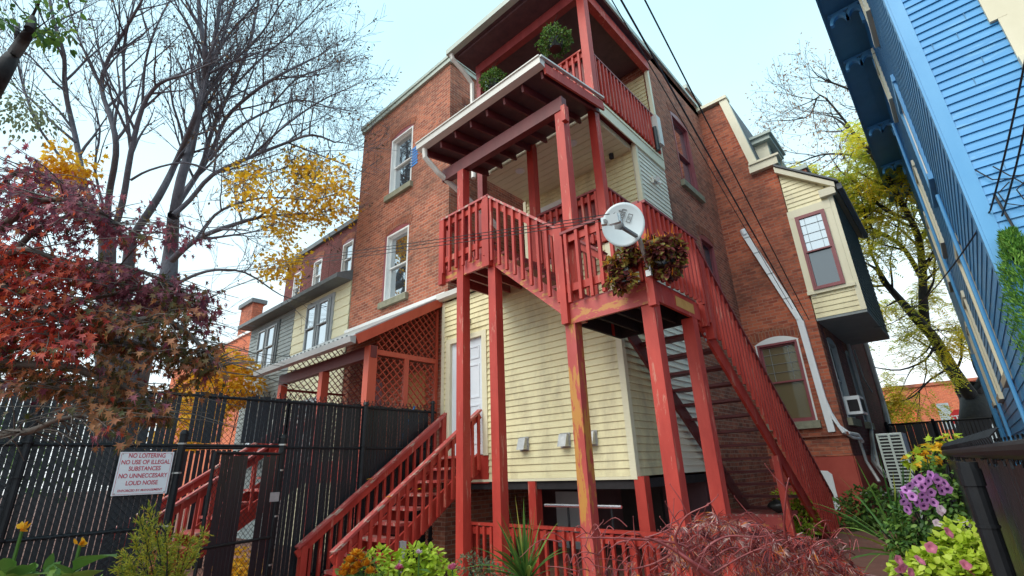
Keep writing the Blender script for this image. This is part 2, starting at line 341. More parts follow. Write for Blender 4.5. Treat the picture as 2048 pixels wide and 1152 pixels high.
def wall(mb, ax, pl, u0, u1, z0, z1, thick, holes=()):
    """solid wall with rectangular openings; thick extends from pl (signed)"""
    us = sorted({u0, u1, *[h for q in holes for h in q[:2]]}); zs = sorted({z0, z1, *[h for q in holes for h in q[2:]]})
    for a, b in zip(us, us[1:]):
        run = None
        for c, d in list(zip(zs, zs[1:]))+[(None, None)]:
            solid = c is not None and not any(h[0] < (a+b)/2 < h[1] and h[2] < (c+d)/2 < h[3] for h in holes)
            if solid: run = (run[0], d) if run else (c, d)
            elif run:
                if ax == 'y': mb.box(a, b, pl, pl+thick, *run)
                else: mb.box(pl, pl+thick, a, b, *run)
                run = None
def railing(parent, p0, p1, side, h=.86, m='red', cap='redcap', sp=.125, name='railing', bal=True, capw=.13, ends=(0, 0), low=True, over=.10, bh=None):
    """p0,p1 = ends of the cap rail (top); side = outward normal the balusters are nailed to"""
    p0, p1, n = V(p0), V(p1), V(side); d = (p1-p0); L_ = math.hypot(d.x, d.y)
    rb = MB(); dn = V((0, 0, 1))
    rb.beam(p0-dn*.11, p1-dn*.11, .038, .10)
    r_ = rb.build(name, M[m], parent)
    if low: MB().beam(p0-dn*(h-.06), p1-dn*(h-.06), .038, .10).build('bottom_rail', M[m], r_)
    dd = d.normalized(); cp = MB(); cp.beam(p0-dd*ends[0]-dn*.018, p1+dd*ends[1]-dn*.018, capw, .036); cp.build('top_rail', M[cap], r_)
    if bal:
        k_ = max(2, int(round(L_/sp)))
        for i in range(k_):
            t = (i+.5)/k_; q = p0+d*t+n*.042; b = MB(); jx = random.uniform(-.006, .006)
            b.beam(q-dn*((bh or h)+over*.5+random.uniform(-.01, .01)), q-dn*.045+dd*jx, .042, .042, n); b.build('baluster', M[m], r_)
    return r_
def post(parent, x, y, z0, z1, m='red', w_=.14, name='post'):
    return MB().box(x-w_/2, x+w_/2, y-w_/2, y+w_/2, z0, z1).build(name, M[m], parent)
def lattice(mb, o, ua, va, w_, h, sp=.11, st=.036, th=.008, clip=None):
    """diagonal lattice on rectangle o + ua*[0,w] + va*[0,h]; clip(u)-> top height"""
    o, ua, va = V(o), V(ua), V(va); n = ua.cross(va)
    for s_, off in ((1, 0), (-1, th)):
        c = -h
        while c < w_+h:
            # line u = c + s*v  clipped
            pts = []
            for i in range(41):
                v_ = h*i/40; u = (c+v_) if s_ > 0 else (c+h-v_)
                if 0 <= u <= w_ and v_ <= (clip(u) if clip else h): pts.append((u, v_))
            if len(pts) > 2:
                a, b = pts[0], pts[-1]
                mb.beam(o+ua*a[0]+va*a[1]+n*off, o+ua*b[0]+va*b[1]+n*off, st, th, n.cross((ua*(b[0]-a[0])+va*(b[1]-a[1])).normalized()))
            c += sp*1.414
# ------------------------------------------------------------------ ground
g = MB(); nx = 60
def gz(x, y):
    t = max(0, min(1, (y-6.5)/4.5)); t = t*t*(3-2*t); return .36*t
xs = [-160, -80, -50, -30, -20]+[-16+i for i in range(26)]+[12, 16, 22, 30, 50, 90, 160]; ys = [-60, -30, -15, -8]+[-4+i*.75 for i in range(30)]+[20, 24, 30, 40, 60, 100, 160]
gv = [(x, y, gz(x, y)+(noise.noise(V((x*.8, y*.8, 0)))*.03 if abs(x) < 12 and abs(y) < 20 else 0)) for y in ys for x in xs]
gf = [(j*len(xs)+i, j*len(xs)+i+1, (j+1)*len(xs)+i+1, (j+1)*len(xs)+i) for j in range(len(ys)-1) for i in range(len(xs)-1)]
g.mesh(gv, gf); struct(g.build('ground', M['ground'], None, True), 'damp brown soil yard behind the houses', 'ground')
struct(MB().box(-60, 60, 29, 40.5, .30, .40).build('street', M['asphalt']), 'grey asphalt street beyond the side yard fence', 'road')
# ------------------------------------------------------------------ brick house
random.seed(3)
BH = thing('brick_house', 'red brick house with dark cornice and white framed windows behind the red porch', 'house', (-7.5, 9, 0))
b = MB(); W1 = (-9.94, -8.97, 8.58, 10.36); W2 = (-9.9, -8.97, 5.56, 7.36)
XB = -7.48; XL = -11.5; YB = 6.35
wall(b, 'y', YB, XL, XB, 0, 11.45, .25, [W1, W2, (-10.6, -9.75, 1.87, 3.75), (-8.9, -8.15, 2.6, 3.6)])
wall(b, 'x', XB, YB+.25, 9.05, 0, 11.45, -.25, [(6.85, 7.55, 9.0, 10.4)])
wall(b, 'x', XL, YB+.25, 12.3, 0, 11.45, .25)
bw = b.build('wall', M['brick'], BH)
b = MB(); WR = (10.05, 11.05, 7.75, 9.75); WR2 = (10.5, 11.3, 4.9, 6.5)
b.box(XB-.25, -3.5, 9.05, 9.3, 0, 11.2)
wall(b, 'x', -3.5, 9.3, 12.55, 0, 11.2, -.25, [WR, WR2])
b.box(XL, -3.5, 9.3, 12.3, 10.9, 11.15)
b.build('rear_wall', M['brick'], BH)
# flat roof and cornice of the left block
b = MB(); b.box(XL+.01, XB-.01, YB+.3, 9.2, 11.2, 11.44); b.build('roof', M['greyroof'], BH)
b = MB(); b.box(XL-.06, XB+.06, YB-.07, YB+.2, 11.452, 11.58); b.box(XL-.09, XB+.09, YB-.10, YB+.2, 11.583, 11.68)
b.box(XB-.2, XB+.06, YB+.203, 9.1, 11.452, 11.58); b.box(XB-.2, XB+.09, YB+.203, 9.1, 11.583, 11.68)
b.build('cornice', M['cornice'], BH); MB().box(-3.7, -3.44, 9.05, 12.3, 11.2, 11.3).build('roof_edge', M['cornice'], BH)
window(BH, 'y', YB, *W1, -1, arch=.12, sill='stone', depth=.14)
window(BH, 'y', YB, *W2, -1, arch=.12, sill='stone', depth=.14)
window(BH, 'x', XB, 6.85, 7.55, 9.0, 10.4, 1, frame='tan', arch=.1, depth=.14, glass='glassdark')
b = MB(); b.box(-9.99, -9.90, YB-.004, YB+.1, 8.6, 10.3); b.box(-10.0, -9.9, YB-.004, YB+.1, 5.6, 7.4); b.build('jamb', M['maroon'], BH)
window(BH, 'x', -3.5, *WR, 1, frame='maroon', arch=.12, sill='stone', depth=.12)
window(BH, 'x', -3.5, *WR2, 1, frame='maroon', arch=.1, sill='stone', depth=.12, glass='glassdark')
# blue tape strips beside the upper window
b = MB()
for i in range(7):
    z = 9.02+i*.085; y = YB-.012
    b.mesh([(-9.02-.05*random.random(), y, z), (-8.74+.06*random.random(), y, z+.03), (-8.74, y, z+.085), (-9.02, y, z+.055)], [(0, 1, 2, 3)])
tag(b.build('tape_strip', M['bluetape']), 'blue tape strips stuck beside the upper window of the brick wall', 'tape')
# right wing: end wall that follows the mansard
YW = 12.3; XR = -1.95
WW = (-3.27, -2.42, 2.36, 4.13)
b = MB(); wall(b, 'y', YW, -3.5, XR, .3, 8.5, .3, [WW, (-2.66, -2.36, .62, 1.36)])
b.prism([(-3.5, YW, 8.5), (-2.42, YW, 8.5), (-2.48, YW, 8.75), (-2.86, YW, 11.0), (-3.5, YW, 11.0)], (0, .3, 0))
YE = 21
SW = [(13.0, 13.95, 2.4, 4.15), (15.2, 15.9, 2.4, 4.15)]
b.build('wing_end_wall', M['brickdark'], BH)
b = MB(); wall(b, 'x', XR, YW+.3, YE, .3, 8.5, -.3, SW); b.build('wing_side_wall', M['brickpurple'], BH)
for q in SW: window(BH, 'x', XR, *q, 1, frame='greytrim', depth=.12, glass='glassdark', arch=.1, archm='greytrim', sill='stone')
window(BH, 'y', YW, *WW, -1, frame='maroon', sashm='maroon', arch=.14, archm='whitetrim', sill='stone', glass='glassblind', leaded=True, depth=.12)
b = MB()
b.box(WW[0]-.035, WW[0]-.002, YW-.012, YW+.1, WW[2], WW[3]); b.box(WW[1]+.002, WW[1]+.035, YW-.012, YW+.1, WW[2], WW[3]); b.box(WW[0]-.02, WW[1]+.05, YW-.012, YW+.1, WW[2]-.03, WW[2]-.003)
b.build('white_casing', M['whitetrim'], BH)
b = MB(); b.box(-3.5, XR+.03, YW-.055, YW-.002, .3, 1.62); b.box(XR+.001, XR+.05, YW-.0, 15.5, .3, 1.62)
b.build('painted_foundation', M['redfound'], BH)
b = MB(); b.box(-3.5, XR+.06, YW-.07, YW-.003, 2.02, 2.09); b.box(-3.5, XR+.03, YW-.03, YW-.002, 1.63, 1.96); b.build('water_table', M['brickdark'], BH)
b = MB(); b.prism([(-2.66, YW-.075, .62), (-2.36, YW-.075, .62), (-2.36, YW-.075, 1.28), (-2.43, YW-.075, 1.35), (-2.58, YW-.075, 1.36), (-2.66, YW-.075, 1.3)], (0, .06, 0))
b.build('basement_window_board', M['whitepipe'], BH)
# mansard slope, trim board, dormer, cornice pieces
b = MB(); b.prism([(-2.48, YW-.06, 8.72), (-2.30, YW-.06, 8.72), (-2.68, YW-.06, 11.06), (-2.88, YW-.06, 11.06)], (0, .2, 0)); b.box(-3.5, -2.66, YW-.10, YW+.2, 11.063, 11.16)
b.build('gable_trim', M['tan'], BH)
b = MB(); b.poly((-2.30, YW+.14, 8.72), (-2.30, YE, 8.72), (-2.68, YE, 11.06), (-2.68, YW+.14, 11.06)); b.box(-3.5, -2.68, YW+.2, YE, 11.0, 11.05); b.build('mansard_roof', M['greyroof'], BH)
b = MB(); b.box(-2.52, XR+.10, YW-.14, YW+.2, 8.50, 8.70); b.box(-2.50, XR+.16, YW-.18, YW+.2, 8.703, 8.76); b.box(XR-.02, XR+.14, YW+.203, YE, 8.5, 8.74); b.build('eave_trim', M['tan'], BH)
b = MB(); b.box(-2.75, -2.14, YW+.9, YW+2.0, 8.76, 9.82); dm = b.build('dormer', M['tan'], BH)
b = MB(); b.box(-2.8, -2.02, YW+.75, YW+2.15, 9.823, 9.95); b.box(-2.8, -1.96, YW+.68, YW+2.2, 9.953, 10.03); b.build('dormer_roof', M['cornice'], dm)
b = MB(); b.box(-2.137, -2.115, YW+1.1, YW+1.8, 8.95, 9.7); b.build('dormer_window', M['glassdark'], dm)
for (x0, x1, y0, y1, z1) in ((-4.35, -3.75, 12.5, 13.6, 12.25), (-1.75-.5, -1.2-.5, 15.6, 16.4, 9.9)):
    b = MB(); b.box(x0, x1, y0, y1, 8.4, z1); c = b.build('chimney', M['brickdark'], BH); b = MB(); b.box(x0-.05, x1+.05, y0-.05, y1+.05, z1+.002, z1+.14); b.build('chimney_cap', M['cornice'], c)
# cream bay hung on the wing
XBY = -1.0; ZB = 4.5; YBE = 15.85
bay = MB(); YF = YW-.02
def bsl(z): return (XR+.03, XBY if z < 7.45 else XR+.03+(XBY-XR-.03)*max(0, (8.28-z)/(8.28-7.45)))
siding(bay, 'y', YF, XR+.03, XBY, ZB, 8.2, -1, .115, [(-1.93, -1.09, 5.08, 7.0)], slope=bsl)
bay.prism([(XR+.02, YF+.002, ZB), (XBY-.02, YF+.002, ZB), (XBY-.02, YF+.002, 7.4), (XR+.02, YF+.002, 8.2)], (0, .1, 0))
bo = bay.build('bay', M['cream'], BH)
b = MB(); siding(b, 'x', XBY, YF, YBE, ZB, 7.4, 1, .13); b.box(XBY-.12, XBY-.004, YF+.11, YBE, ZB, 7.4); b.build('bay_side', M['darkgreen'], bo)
b = MB(); b.box(XR+.02, XBY+.01, YF-.01, YBE, ZB-.06, ZB-.004); b.build('bay_soffit', M['greysiding'], bo)
b = MB(); b.box(XBY-.09, XBY+.015, YF-.022, YF-.003, ZB, 7.4); b.box(-1.90, -1.80, YF-.022, YF-.016, 5.0, 7.1); b.build('bay_corner', M['creamtrim'], bo)
b = MB(); b.prism([(XR-.02, YF-.16, 8.25), (XBY+.12, YF-.16, 7.35), (XBY+.12, YF-.16, 7.48), (XR-.02, YF-.16, 8.40)], (0, YBE-YF+.3, 0)); b.box(XBY-.22, XBY+.1, YF-.14, YF-.023, 7.22, 7.40); b.build('bay_roof_trim', M['tan'], bo)
b = MB(); b.prism([(XR, YF-.2, 8.405), (XBY+.2, YF-.2, 7.45), (XBY+.2, YF-.2, 7.50), (XR, YF-.2, 8.46)], (0, YBE-YF+.4, 0)); b.box(XBY+.14, XBY+.24, YF-.1, YBE, 7.3, 7.44); b.build('bay_roof', M['greyroof'], bo)
b = MB(); F_ = YF-.04
b.box(-1.96, -1.825, F_, YF+.002, 5.12, 6.95); b.box(-1.215, -1.07, F_, YF+.002, 5.12, 6.95); b.box(-1.96, -1.07, F_-.004, YF+.002, 6.95, 7.16); b.box(-1.97, -1.05, F_-.03, YF+.002, 5.04, 5.12); b.build('bay_window_casing', M['creamtrim'], bo)
window(bo, 'y', YF, -1.825, -1.215, 5.12, 6.95, -1, frame='maroon', glass='glassleaded', leaded=True, depth=.05, proud=.085, name='bay_window', lowglass='glasslow', fw_=.045)
# white pipe cover, downspouts, conduits on the wing
b = MB(); pc = [(-2.98, 6.98), (-2.24, 4.55), (-2.17, 2.1)]
for (a, c) in zip(pc, pc[1:]): b.beam((a[0], YW-.055, a[1]), (c[0], YW-.055, c[1]), .13, .09, (0, -1, 0))
b.tube([(-3.0, YW-.06, 7.08), (-2.96, YW-.06, 6.93)], .075, 10)
po = b.build('pipe_cover', M['whitepipe'], BH)
b = MB()
for t in (.06, .25, .5, .78): b.box(-2.98+.74*t-.07, -2.98+.74*t+.07, YW-.108, YW-.02, 6.98-2.43*t-.012, 6.98-2.43*t+.012)
b.build('pipe_strap', M['greypipe'], po)
b = MB(); b.tube([(-2.2, YW-.05, 2.95), (-2.12, YW-.07, 2.5), (-2.02, YW-.09, 2.2), (-1.9, YW-.03, 2.06), (-1.85, 13.0, 2.04), (-1.84, 13.3, 1.9)], .035, 6)
b.tube([(-2.17, YW-.05, 2.9), (-2.08, YW-.10, 2.35), (-1.97, YW-.13, 2.08), (-1.87, 12.5, 1.97), (-1.83, 13.2, 1.95)], .028, 6); b.build('conduit', M['whitepipe'], BH)
b = MB(); b.tube([(-1.89, 15.6, 4.46), (-1.89, 15.6, 3.4), (-1.89, 15.5, 2.3), (-1.88, 15.0, 1.9), (-1.87, 14.2, 1.5), (-1.6, 13.2, 1.2)], .045, 6); b.tube([(-1.89, 13.3, 1.95), (-1.86, 13.25, 1.5), (-1.7, 13.0, 1.1)], .03, 6)
b.tube([(-1.89, 15.5, 2.25), (-1.8, 14.4, 1.75), (-1.7, 13.5, 1.4), (-1.6, 13.1, 1.3)], .03, 6); b.tube([(-1.88, 16.4, 4.4), (-1.86, 16.5, 3.6), (-1.84, 17.2, 3.3)], .02, 5); b.tube([(-1.89, 19.6, 8.4), (-1.89, 19.6, 3.2), (-1.86, 19.0, 2.4)], .07, 6)
b.build('grey_conduit', M['greypipe'], BH)
# window air conditioner, heat pump
def unit_box(o, ax0): pass
ac = thing('window_air_conditioner', 'small white air conditioner sticking out of the purple brick side wall window', 'air conditioner', (-1.8, 13.5, 2.5))
MB().box(-1.98, -1.66, 13.12, 13.72, 2.47, 2.86).build('case', M['acwhite'], ac)
b = MB()
b.box(-1.657, -1.652, 13.2, 13.64, 2.52, 2.80); b.box(-1.9, -1.70, 13.115, 13.119, 2.53, 2.78); b.build('vent_grille', M['dark'], ac)
hp = thing('heat_pump', 'pale green heat pump with slotted grille on the brick wing side', 'heat pump', (-1.2, 12.2, .3))
HX0, HX1, HY0, HY1, HZ0, HZ1 = -1.42, -1.02, 12.0, 12.75, .95, 2.0
MB().box(HX0, HX1, HY0+.02, HY1, HZ0, HZ1).build('case', M['acwhite'], hp)
MB().box(HX0+.02, HX1-.02, HY0+.012, HY0+.018, HZ0+.05, HZ1-.05).build('cavity', M['dark'], hp)
b = MB(); b.box(HX0, HX0+.035, HY0-.01, HY0+.011, HZ0, HZ1); b.box(HX1-.035, HX1, HY0-.01, HY0+.011, HZ0, HZ1); b.box(-1.24, -1.205, HY0-.011, HY0+.011, HZ0, HZ1)
for i in range(18): z = HZ0+.01+i*(HZ1-HZ0-.045)/17; b.box(HX0+.036, HX1-.036, HY0-.006, HY0+.008, z, z+.022)
b.build('grille', M['acgreen'], hp)
b = MB(); b.box(HX0+.05, HX0+.09, HY0+.1, HY0+.14, .3, HZ0-.002); b.box(HX1-.09, HX1-.05, HY0+.1, HY0+.14, .3, HZ0-.002); b.box(-1.95, HX1, HY0+.16, HY0+.2, HZ0-.06, HZ0-.003); b.build('bracket', M['greypipe'], hp)
# ------------------------------------------------------------------ back porch (three storeys)
random.seed(5)
BP = thing('back_porch', 'three storey cream sided back porch with red posts and two roofs', 'porch', (-5.5, 6.3, 0))
X0, X1, YF0 = -7.55, -3.5, 6.3
D_ = (-7.30, -6.40, 1.87, 4.0)
b = MB(); siding(b, 'y', YF0, X0, X1-.02, 1.46, 4.93, -1, .105, [(-7.42, -6.28, 1.46, 4.10)]); b.box(X0, -7.4, YF0+.003, YF0+.1, 1.46, 4.93); b.box(-6.3, X1-.02, YF0+.003, YF0+.1, 1.46, 4.93); b.box(-7.4, -6.3, YF0+.003, YF0+.1, 4.06, 4.93)
b.build('siding_wall', M['cream'], BP)
b = MB(); siding(b, 'x', X1, YF0+.02, 7.78, 1.46, 4.93, 1, .105); b.box(X1-.1, X1-.003, YF0+.1, 9.05, 1.46, 4.9); b.build('side_wall', M['creamdirty'], BP)
b = MB(); siding(b, 'x', X1, 7.78, 9.05, 1.46, 7.62, 1, .105); b.box(X1-.1, X1-.003, 7.78, 9.05, 4.9, 7.62); b.build('side_panel', M['white_siding'], BP)
b = MB(); siding(b, 'y', 7.8, -6.4, X1-.1, 4.95, 7.5, -1, .105, [(-6.15, -5.2, 4.9, 7.05)]); b.box(-6.4, X1-.1, 7.803, 7.9, 4.95, 7.5); siding(b, 'y', 9.03, -6.4, X1-.1, 7.78, 10.3, -1, .105); b.build('porch_back_wall', M['cream'], BP)
# trims
b = MB(); b.box(X1-.075, X1+.022, YF0-.022, YF0+.075, 1.42, 4.93); b.box(X0-.03, X0+.06, YF0-.02, YF0+.0, 1.46, 4.93); b.box(X0, X1-.08, YF0-.018, YF0-.001, 1.42, 1.459)
b.box(X1-.06, X1+.024, 7.74, 7.82, 4.95, 7.62); MB().box(-6.46, -6.38, 7.76, 7.84, 4.95, 7.5).build('corner_trim', M['creamtrim'], BP); MB().box(X1-.05, X1+.03, 8.97, 9.06, 7.6, 10.9).build('corner_trim', M['creamtrim'], BP)
b.build('corner_trim', M['creamtrim'], BP)
# lower door
b = MB(); b.box(-7.42, -7.30, YF0-.035, YF0+.08, 1.85, 4.10); b.box(-6.40, -6.28, YF0-.035, YF0+.08, 1.85, 4.10); b.box(-7.30, -6.40, YF0-.035, YF0+.08, 4.0, 4.10); dr = b.build('door_casing', M['creamtrim'], BP)
b = MB(); b.box(-7.30, -6.40, YF0+.03, YF0+.07, 1.87, 4.0); dd_ = b.build('door', M['door'], dr)
b = MB()
for (a, c) in ((-7.18, -6.90), (-6.80, -6.52)):
    for (z0, z1) in ((2.05, 2.75), (2.87, 3.5), (3.6, 3.85)):
        b.box(a, c, YF0+.018, YF0+.0295, z0, z0+.03); b.box(a, c, YF0+.018, YF0+.0295, z1-.03, z1); b.box(a, a+.03, YF0+.018, YF0+.0295, z0+.03, z1-.03); b.box(c-.03, c, YF0+.018, YF0+.0295, z0+.03, z1-.03)
b.tube([(-6.85, YF0+.03, 3.35), (-6.85, YF0+.015, 3.35)], .012, 8)
b.build('door_panel', M['door'], dr)
# eave gutter over the lower storey
b = MB(); b.prism([(X0-.06, YF0-.16, 4.98), (X0-.06, YF0-.16, 5.09), (X0-.06, YF0-.03, 5.09), (X0-.06, YF0-.03, 4.95), (X0-.06, YF0-.11, 4.95)], (1.2, 0, 0)); b.build('gutter', M['gutter'], BP)
b = MB(); b.prism([(X0, YF0-.02, 5.05), (X0, YF0-.02, 5.10), (X0, 9.05, 5.5), (X0, 9.05, 5.4)], (1.15, 0, 0)); b.build('lower_roof', M['greyroof'], BP)
b = MB(); b.tube([(-6.72, 7.0, 5.95), (-6.7, 7.0, 5.85), (-6.62, 7.25, 5.6), (-6.6, 7.4, 5.1)], .04, 6); b.prism([(-7.4, 6.95, 5.95), (-7.4, 6.95, 6.05), (-7.4, 7.08, 6.05), (-7.4, 7.08, 5.95)], (.72, 0, 0)); b.build('inner_gutter', M['gutter'], BP)
# second floor deck, ceiling
b = MB(); b.box(-6.4, X1-.03, YF0+.02, 7.8, 4.80, 4.95); b.build('deck', M['reddark'], BP)
b = MB()
for i in range(10): y = YF0+.06+i*.175; b.box(-6.38, X1-.1, y, y+.160, 7.495, 7.52)
b.box(-6.4, X1-.09, YF0+.05, 9.0, 7.522, 7.6); b.build('porch_ceiling', M['creamtrim'], BP)
for (x, y) in ((-4.3, 6.74), (-5.63, 6.72)):
    b = MB(); b.tube([(x, y, 7.499), (x, y, 7.48)], .10, 20); q = b.build('recessed_light', M['whitetrim'], BP)
    b = MB(); b.tube([(x, y, 7.479), (x, y, 7.474)], .065, 16); b.build('lens', M['sign'], q)
# upstairs door
b = MB(); b.box(-6.12, -5.22, 7.74, 7.80, 4.95, 7.0); q = b.build('porch_door', M['maroon'], BP)
b = MB(); b.box(-6.25, -6.125, 7.73, 7.795, 4.95, 7.12); b.box(-5.215, -5.1, 7.73, 7.795, 4.95, 7.12); b.box(-6.25, -5.1, 7.73, 7.795, 7.005, 7.12); b.build('casing', M['whitetrim'], q)
# posts of the second floor, and the two tall front columns
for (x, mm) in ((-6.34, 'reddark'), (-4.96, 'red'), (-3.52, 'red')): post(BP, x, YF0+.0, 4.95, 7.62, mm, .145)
cA = post(BP, -5.53, 5.02, 0, 6.62, 'red', .15, 'column')
cY = post(BP, -3.425, 5.0, 0, 3.33, 'peel', .15, 'peeling_column'); cY['label'] = 'column with yellow bare wood under peeling red paint'
post(BP, -3.36, 5.05, 3.33, 6.62, 'red', .15, 'column')
MB().box(-3.27, -3.20, 4.9, 5.0, 6.35, 6.62).build('post_block', M['red'], BP)
for x in (-5.34, -3.46): post(BP, x, 6.36, .1, 1.455, 'red', .15, 'pier')
# roof over the front columns
rf = MB(); p = [(4.62, 7.20), (4.62, 7.30), (6.28, 7.62), (6.28, 7.52)]
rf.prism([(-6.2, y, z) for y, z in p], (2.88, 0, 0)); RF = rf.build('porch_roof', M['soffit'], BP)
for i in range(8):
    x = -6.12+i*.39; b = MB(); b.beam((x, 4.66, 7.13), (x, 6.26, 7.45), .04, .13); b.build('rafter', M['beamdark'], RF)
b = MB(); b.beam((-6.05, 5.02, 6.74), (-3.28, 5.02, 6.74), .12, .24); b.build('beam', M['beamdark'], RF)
b = MB(); b.beam((-3.305, 4.62, 7.16), (-3.305, 6.28, 7.49), .035, .17); b.build('rake_board', M['red'], RF)
b = MB(); b.prism([(-6.24, 4.62, 7.17), (-6.24, 4.5, 7.19), (-6.24, 4.49, 7.30), (-6.24, 4.47, 7.30), (-6.24, 4.47, 7.32), (-6.24, 4.62, 7.32)], (2.95, 0, 0)); b.beam((-3.28, 4.5, 7.30), (-3.28, 6.28, 7.65), .05, .03); b.build('roof_gutter', M['gutter'], RF)
b = MB(); b.tube([(-6.1, 4.58, 7.18), (-6.1, 4.6, 7.0), (-6.02, 4.85, 6.75), (-5.75, 5.9, 6.1), (-5.72, 6.1, 5.95)], .05, 8); b.build('downspout', M['gutter'], RF)
# third floor
b = MB(); b.box(-6.45, X1+.02, YF0-.04, 9.05, 7.66, 7.80); b.build('upper_deck', M['reddark'], BP)
b = MB(); b.box(X1+.023, X1+.045, YF0-.03, 9.0, 7.55, 7.78); b.box(X1+.0, X1+.06, YF0-.05, 9.0, 7.783, 7.83); b.build('deck_fascia', M['creamtrim'], BP)
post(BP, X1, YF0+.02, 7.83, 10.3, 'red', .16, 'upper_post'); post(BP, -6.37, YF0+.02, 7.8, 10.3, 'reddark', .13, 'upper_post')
railing(BP, (X1, YF0+.1, 8.90), (X1, 8.96, 8.90), (1, 0, 0), .92, 'red', 'reddark', .135)
railing(BP, (-6.3, YF0, 8.98), (X1-.1, YF0, 8.98), (0, -1, 0), .95, 'red', 'red', .135)
b = MB(); b.box(-6.3, X1-.1, YF0+.06, YF0+.08, 7.85, 8.8); b.build('privacy_board', M['reddark'], BP)
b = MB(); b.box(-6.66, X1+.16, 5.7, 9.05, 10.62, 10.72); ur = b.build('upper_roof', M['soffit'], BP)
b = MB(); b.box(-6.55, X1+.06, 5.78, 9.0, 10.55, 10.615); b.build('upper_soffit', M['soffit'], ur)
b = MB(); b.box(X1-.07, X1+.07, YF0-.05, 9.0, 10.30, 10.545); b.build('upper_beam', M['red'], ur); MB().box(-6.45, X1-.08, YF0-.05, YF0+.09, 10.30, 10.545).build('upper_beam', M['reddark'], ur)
b = MB(); b.box(-6.72, X1+.2, 5.56, 5.695, 10.6, 10.74); b.box(X1+.165, X1+.2, 5.7, 9.05, 10.62, 10.75); b.build('upper_gutter', M['cornice'], ur)
b = MB(); b.tube([(-6.62, 5.65, 10.6), (-6.62, 5.68, 10.5), (-6.55, 6.0, 10.25), (-6.52, 6.2, 10.05), (-6.52, 6.22, 7.9), (-6.52, 6.22, 7.5)], .055, 8); b.build('upper_downspout', M['gutter'], ur)
# meter pole box by the side wall
b = MB(); b.box(X1+.03, X1+.16, 8.72, 8.9, 8.05, 8.8); b.build('meter_box', M['gutter'], BP)
b = MB(); b.tube([(X1+.1, 8.66, 8.45), (X1+.1, 8.66, 7.85)], .045, 8); b.build('meter_pipe', M['pot'], BP)
# dryer vents, wall lamp, flood light
for (x, z) in ((-5.45, 1.985), (-4.62, 1.99), (-4.14, 1.99)):
    b = MB(); b.hexa([(x-.075, 6.16, z-.09), (x+.075, 6.16, z-.09), (x+.075, 6.285, z-.09), (x-.075, 6.285, z-.09), (x-.075, 6.22, z+.09), (x+.075, 6.22, z+.09), (x+.075, 6.285, z+.09), (x-.075, 6.285, z+.09)])
    b.box(x-.095, x+.095, 6.278, 6.286, z-.11, z+.11); b.build('dryer_vent', M['metal'], BP)
b = MB(); b.tube([(-6.76, 6.285, 4.36), (-6.76, 6.24, 4.36)], .06, 12); b.tube([(-6.76, 6.24, 4.36), (-6.75, 6.15, 4.33), (-6.74, 6.1, 4.27)], [.015, .02, .03], 8); b.tube([(-6.74, 6.11, 4.29), (-6.72, 6.03, 4.20)], [.05, .085], 12, False); b.build('wall_lamp', M['metal'], BP)
b = MB(); b.box(X1+.012, X1+.05, 8.3, 8.42, 6.93, 7.07); b.tube([(X1+.05, 8.36, 7.0), (X1+.14, 8.28, 6.96)], [.03, .05], 8); b.tube([(X1+.05, 8.40, 6.98), (X1+.12, 8.46, 6.92)], [.03, .05], 8); b.build('flood_light', M['gutter'], BP)
b = MB(); b.tube([(-3.95, 7.6, 7.5), (-3.95, 7.6, 7.40)], .05, 10); b.tube([(-3.95, 7.6, 7.41), (-3.9, 7.5, 7.36)], .035, 8); b.build('spot_lamp', M['dark'], BP)
# porch rails on the second floor
railing(BP, (-4.9, YF0, 5.95), (X1-.06, YF0, 5.95), (0, -1, 0), .92, 'red', 'reddark', .14)
railing(BP, (X1, YF0+.08, 5.96), (X1, 7.74, 5.96), (1, 0, 0), .92, 'red', 'reddark', .13)
b = MB(); b.box(-4.5, X1-.15, YF0+.06, YF0+.08, 4.98, 5.85); b.build('privacy_board', M['reddark'], BP)
# underside; basement wall and door colours darkened to stand for porch shade
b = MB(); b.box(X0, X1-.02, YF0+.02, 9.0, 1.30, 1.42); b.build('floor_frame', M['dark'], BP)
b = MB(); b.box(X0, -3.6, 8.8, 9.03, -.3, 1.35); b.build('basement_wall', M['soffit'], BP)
b = MB(); b.box(-5.2, -4.4, 8.70, 8.79, -.2, 1.25); b.build('basement_door', M['pot'], BP)
b = MB(); b.box(-6.6, -5.9, 8.5, 8.55, -.1, 1.15); b.build('leaning_panel', M['acwhite'], BP)
# ------------------------------------------------------------------ outside staircase with two landings
ST = thing('outside_staircase', 'steep red wooden staircase with two landings beside the cream side wall', 'staircase', (-3, 6, 0))
# upper landing
LX0, LX1, LY0, LY1, LZ = -5.93, -4.80, 4.98, 6.26, 4.86
b = MB()
for i in range(8): y = LY0+.02+i*.155; b.box(LX0, LX1, y, y+.148, LZ-.035, LZ)
b.build('landing_floor', M['reddark'], ST)
b = MB(); b.box(LX0, LX1, LY0-.02, LY0+.02, LZ-.27, LZ-.037); fl = b.build('landing_fascia', M['peel2'], ST)
b = MB(); b.box(LX0, LX0+.04, LY0+.021, LY1, LZ-.25, LZ-.037); b.box(LX1-.04, LX1, LY0+.021, LY1, LZ-.25, LZ-.037)
for i in range(3): x = LX0+.28+i*.28; b.box(x, x+.04, LY0+.021, LY1, LZ-.22, LZ-.037)
b.build('landing_joist', M['reddark'], ST)
railing(ST, (LX0-.05, LY0-.04, 5.78), (LX1-.02, LY0-.04, 5.78), (0, -1, 0), .86, 'red', 'redcap', .16, ends=(.03, .03), bh=1.0)
railing(ST, (LX0-.03, LY0, 5.78), (LX0-.03, LY1, 5.78), (-1, 0, 0), .86, 'red', 'redcap', .2)
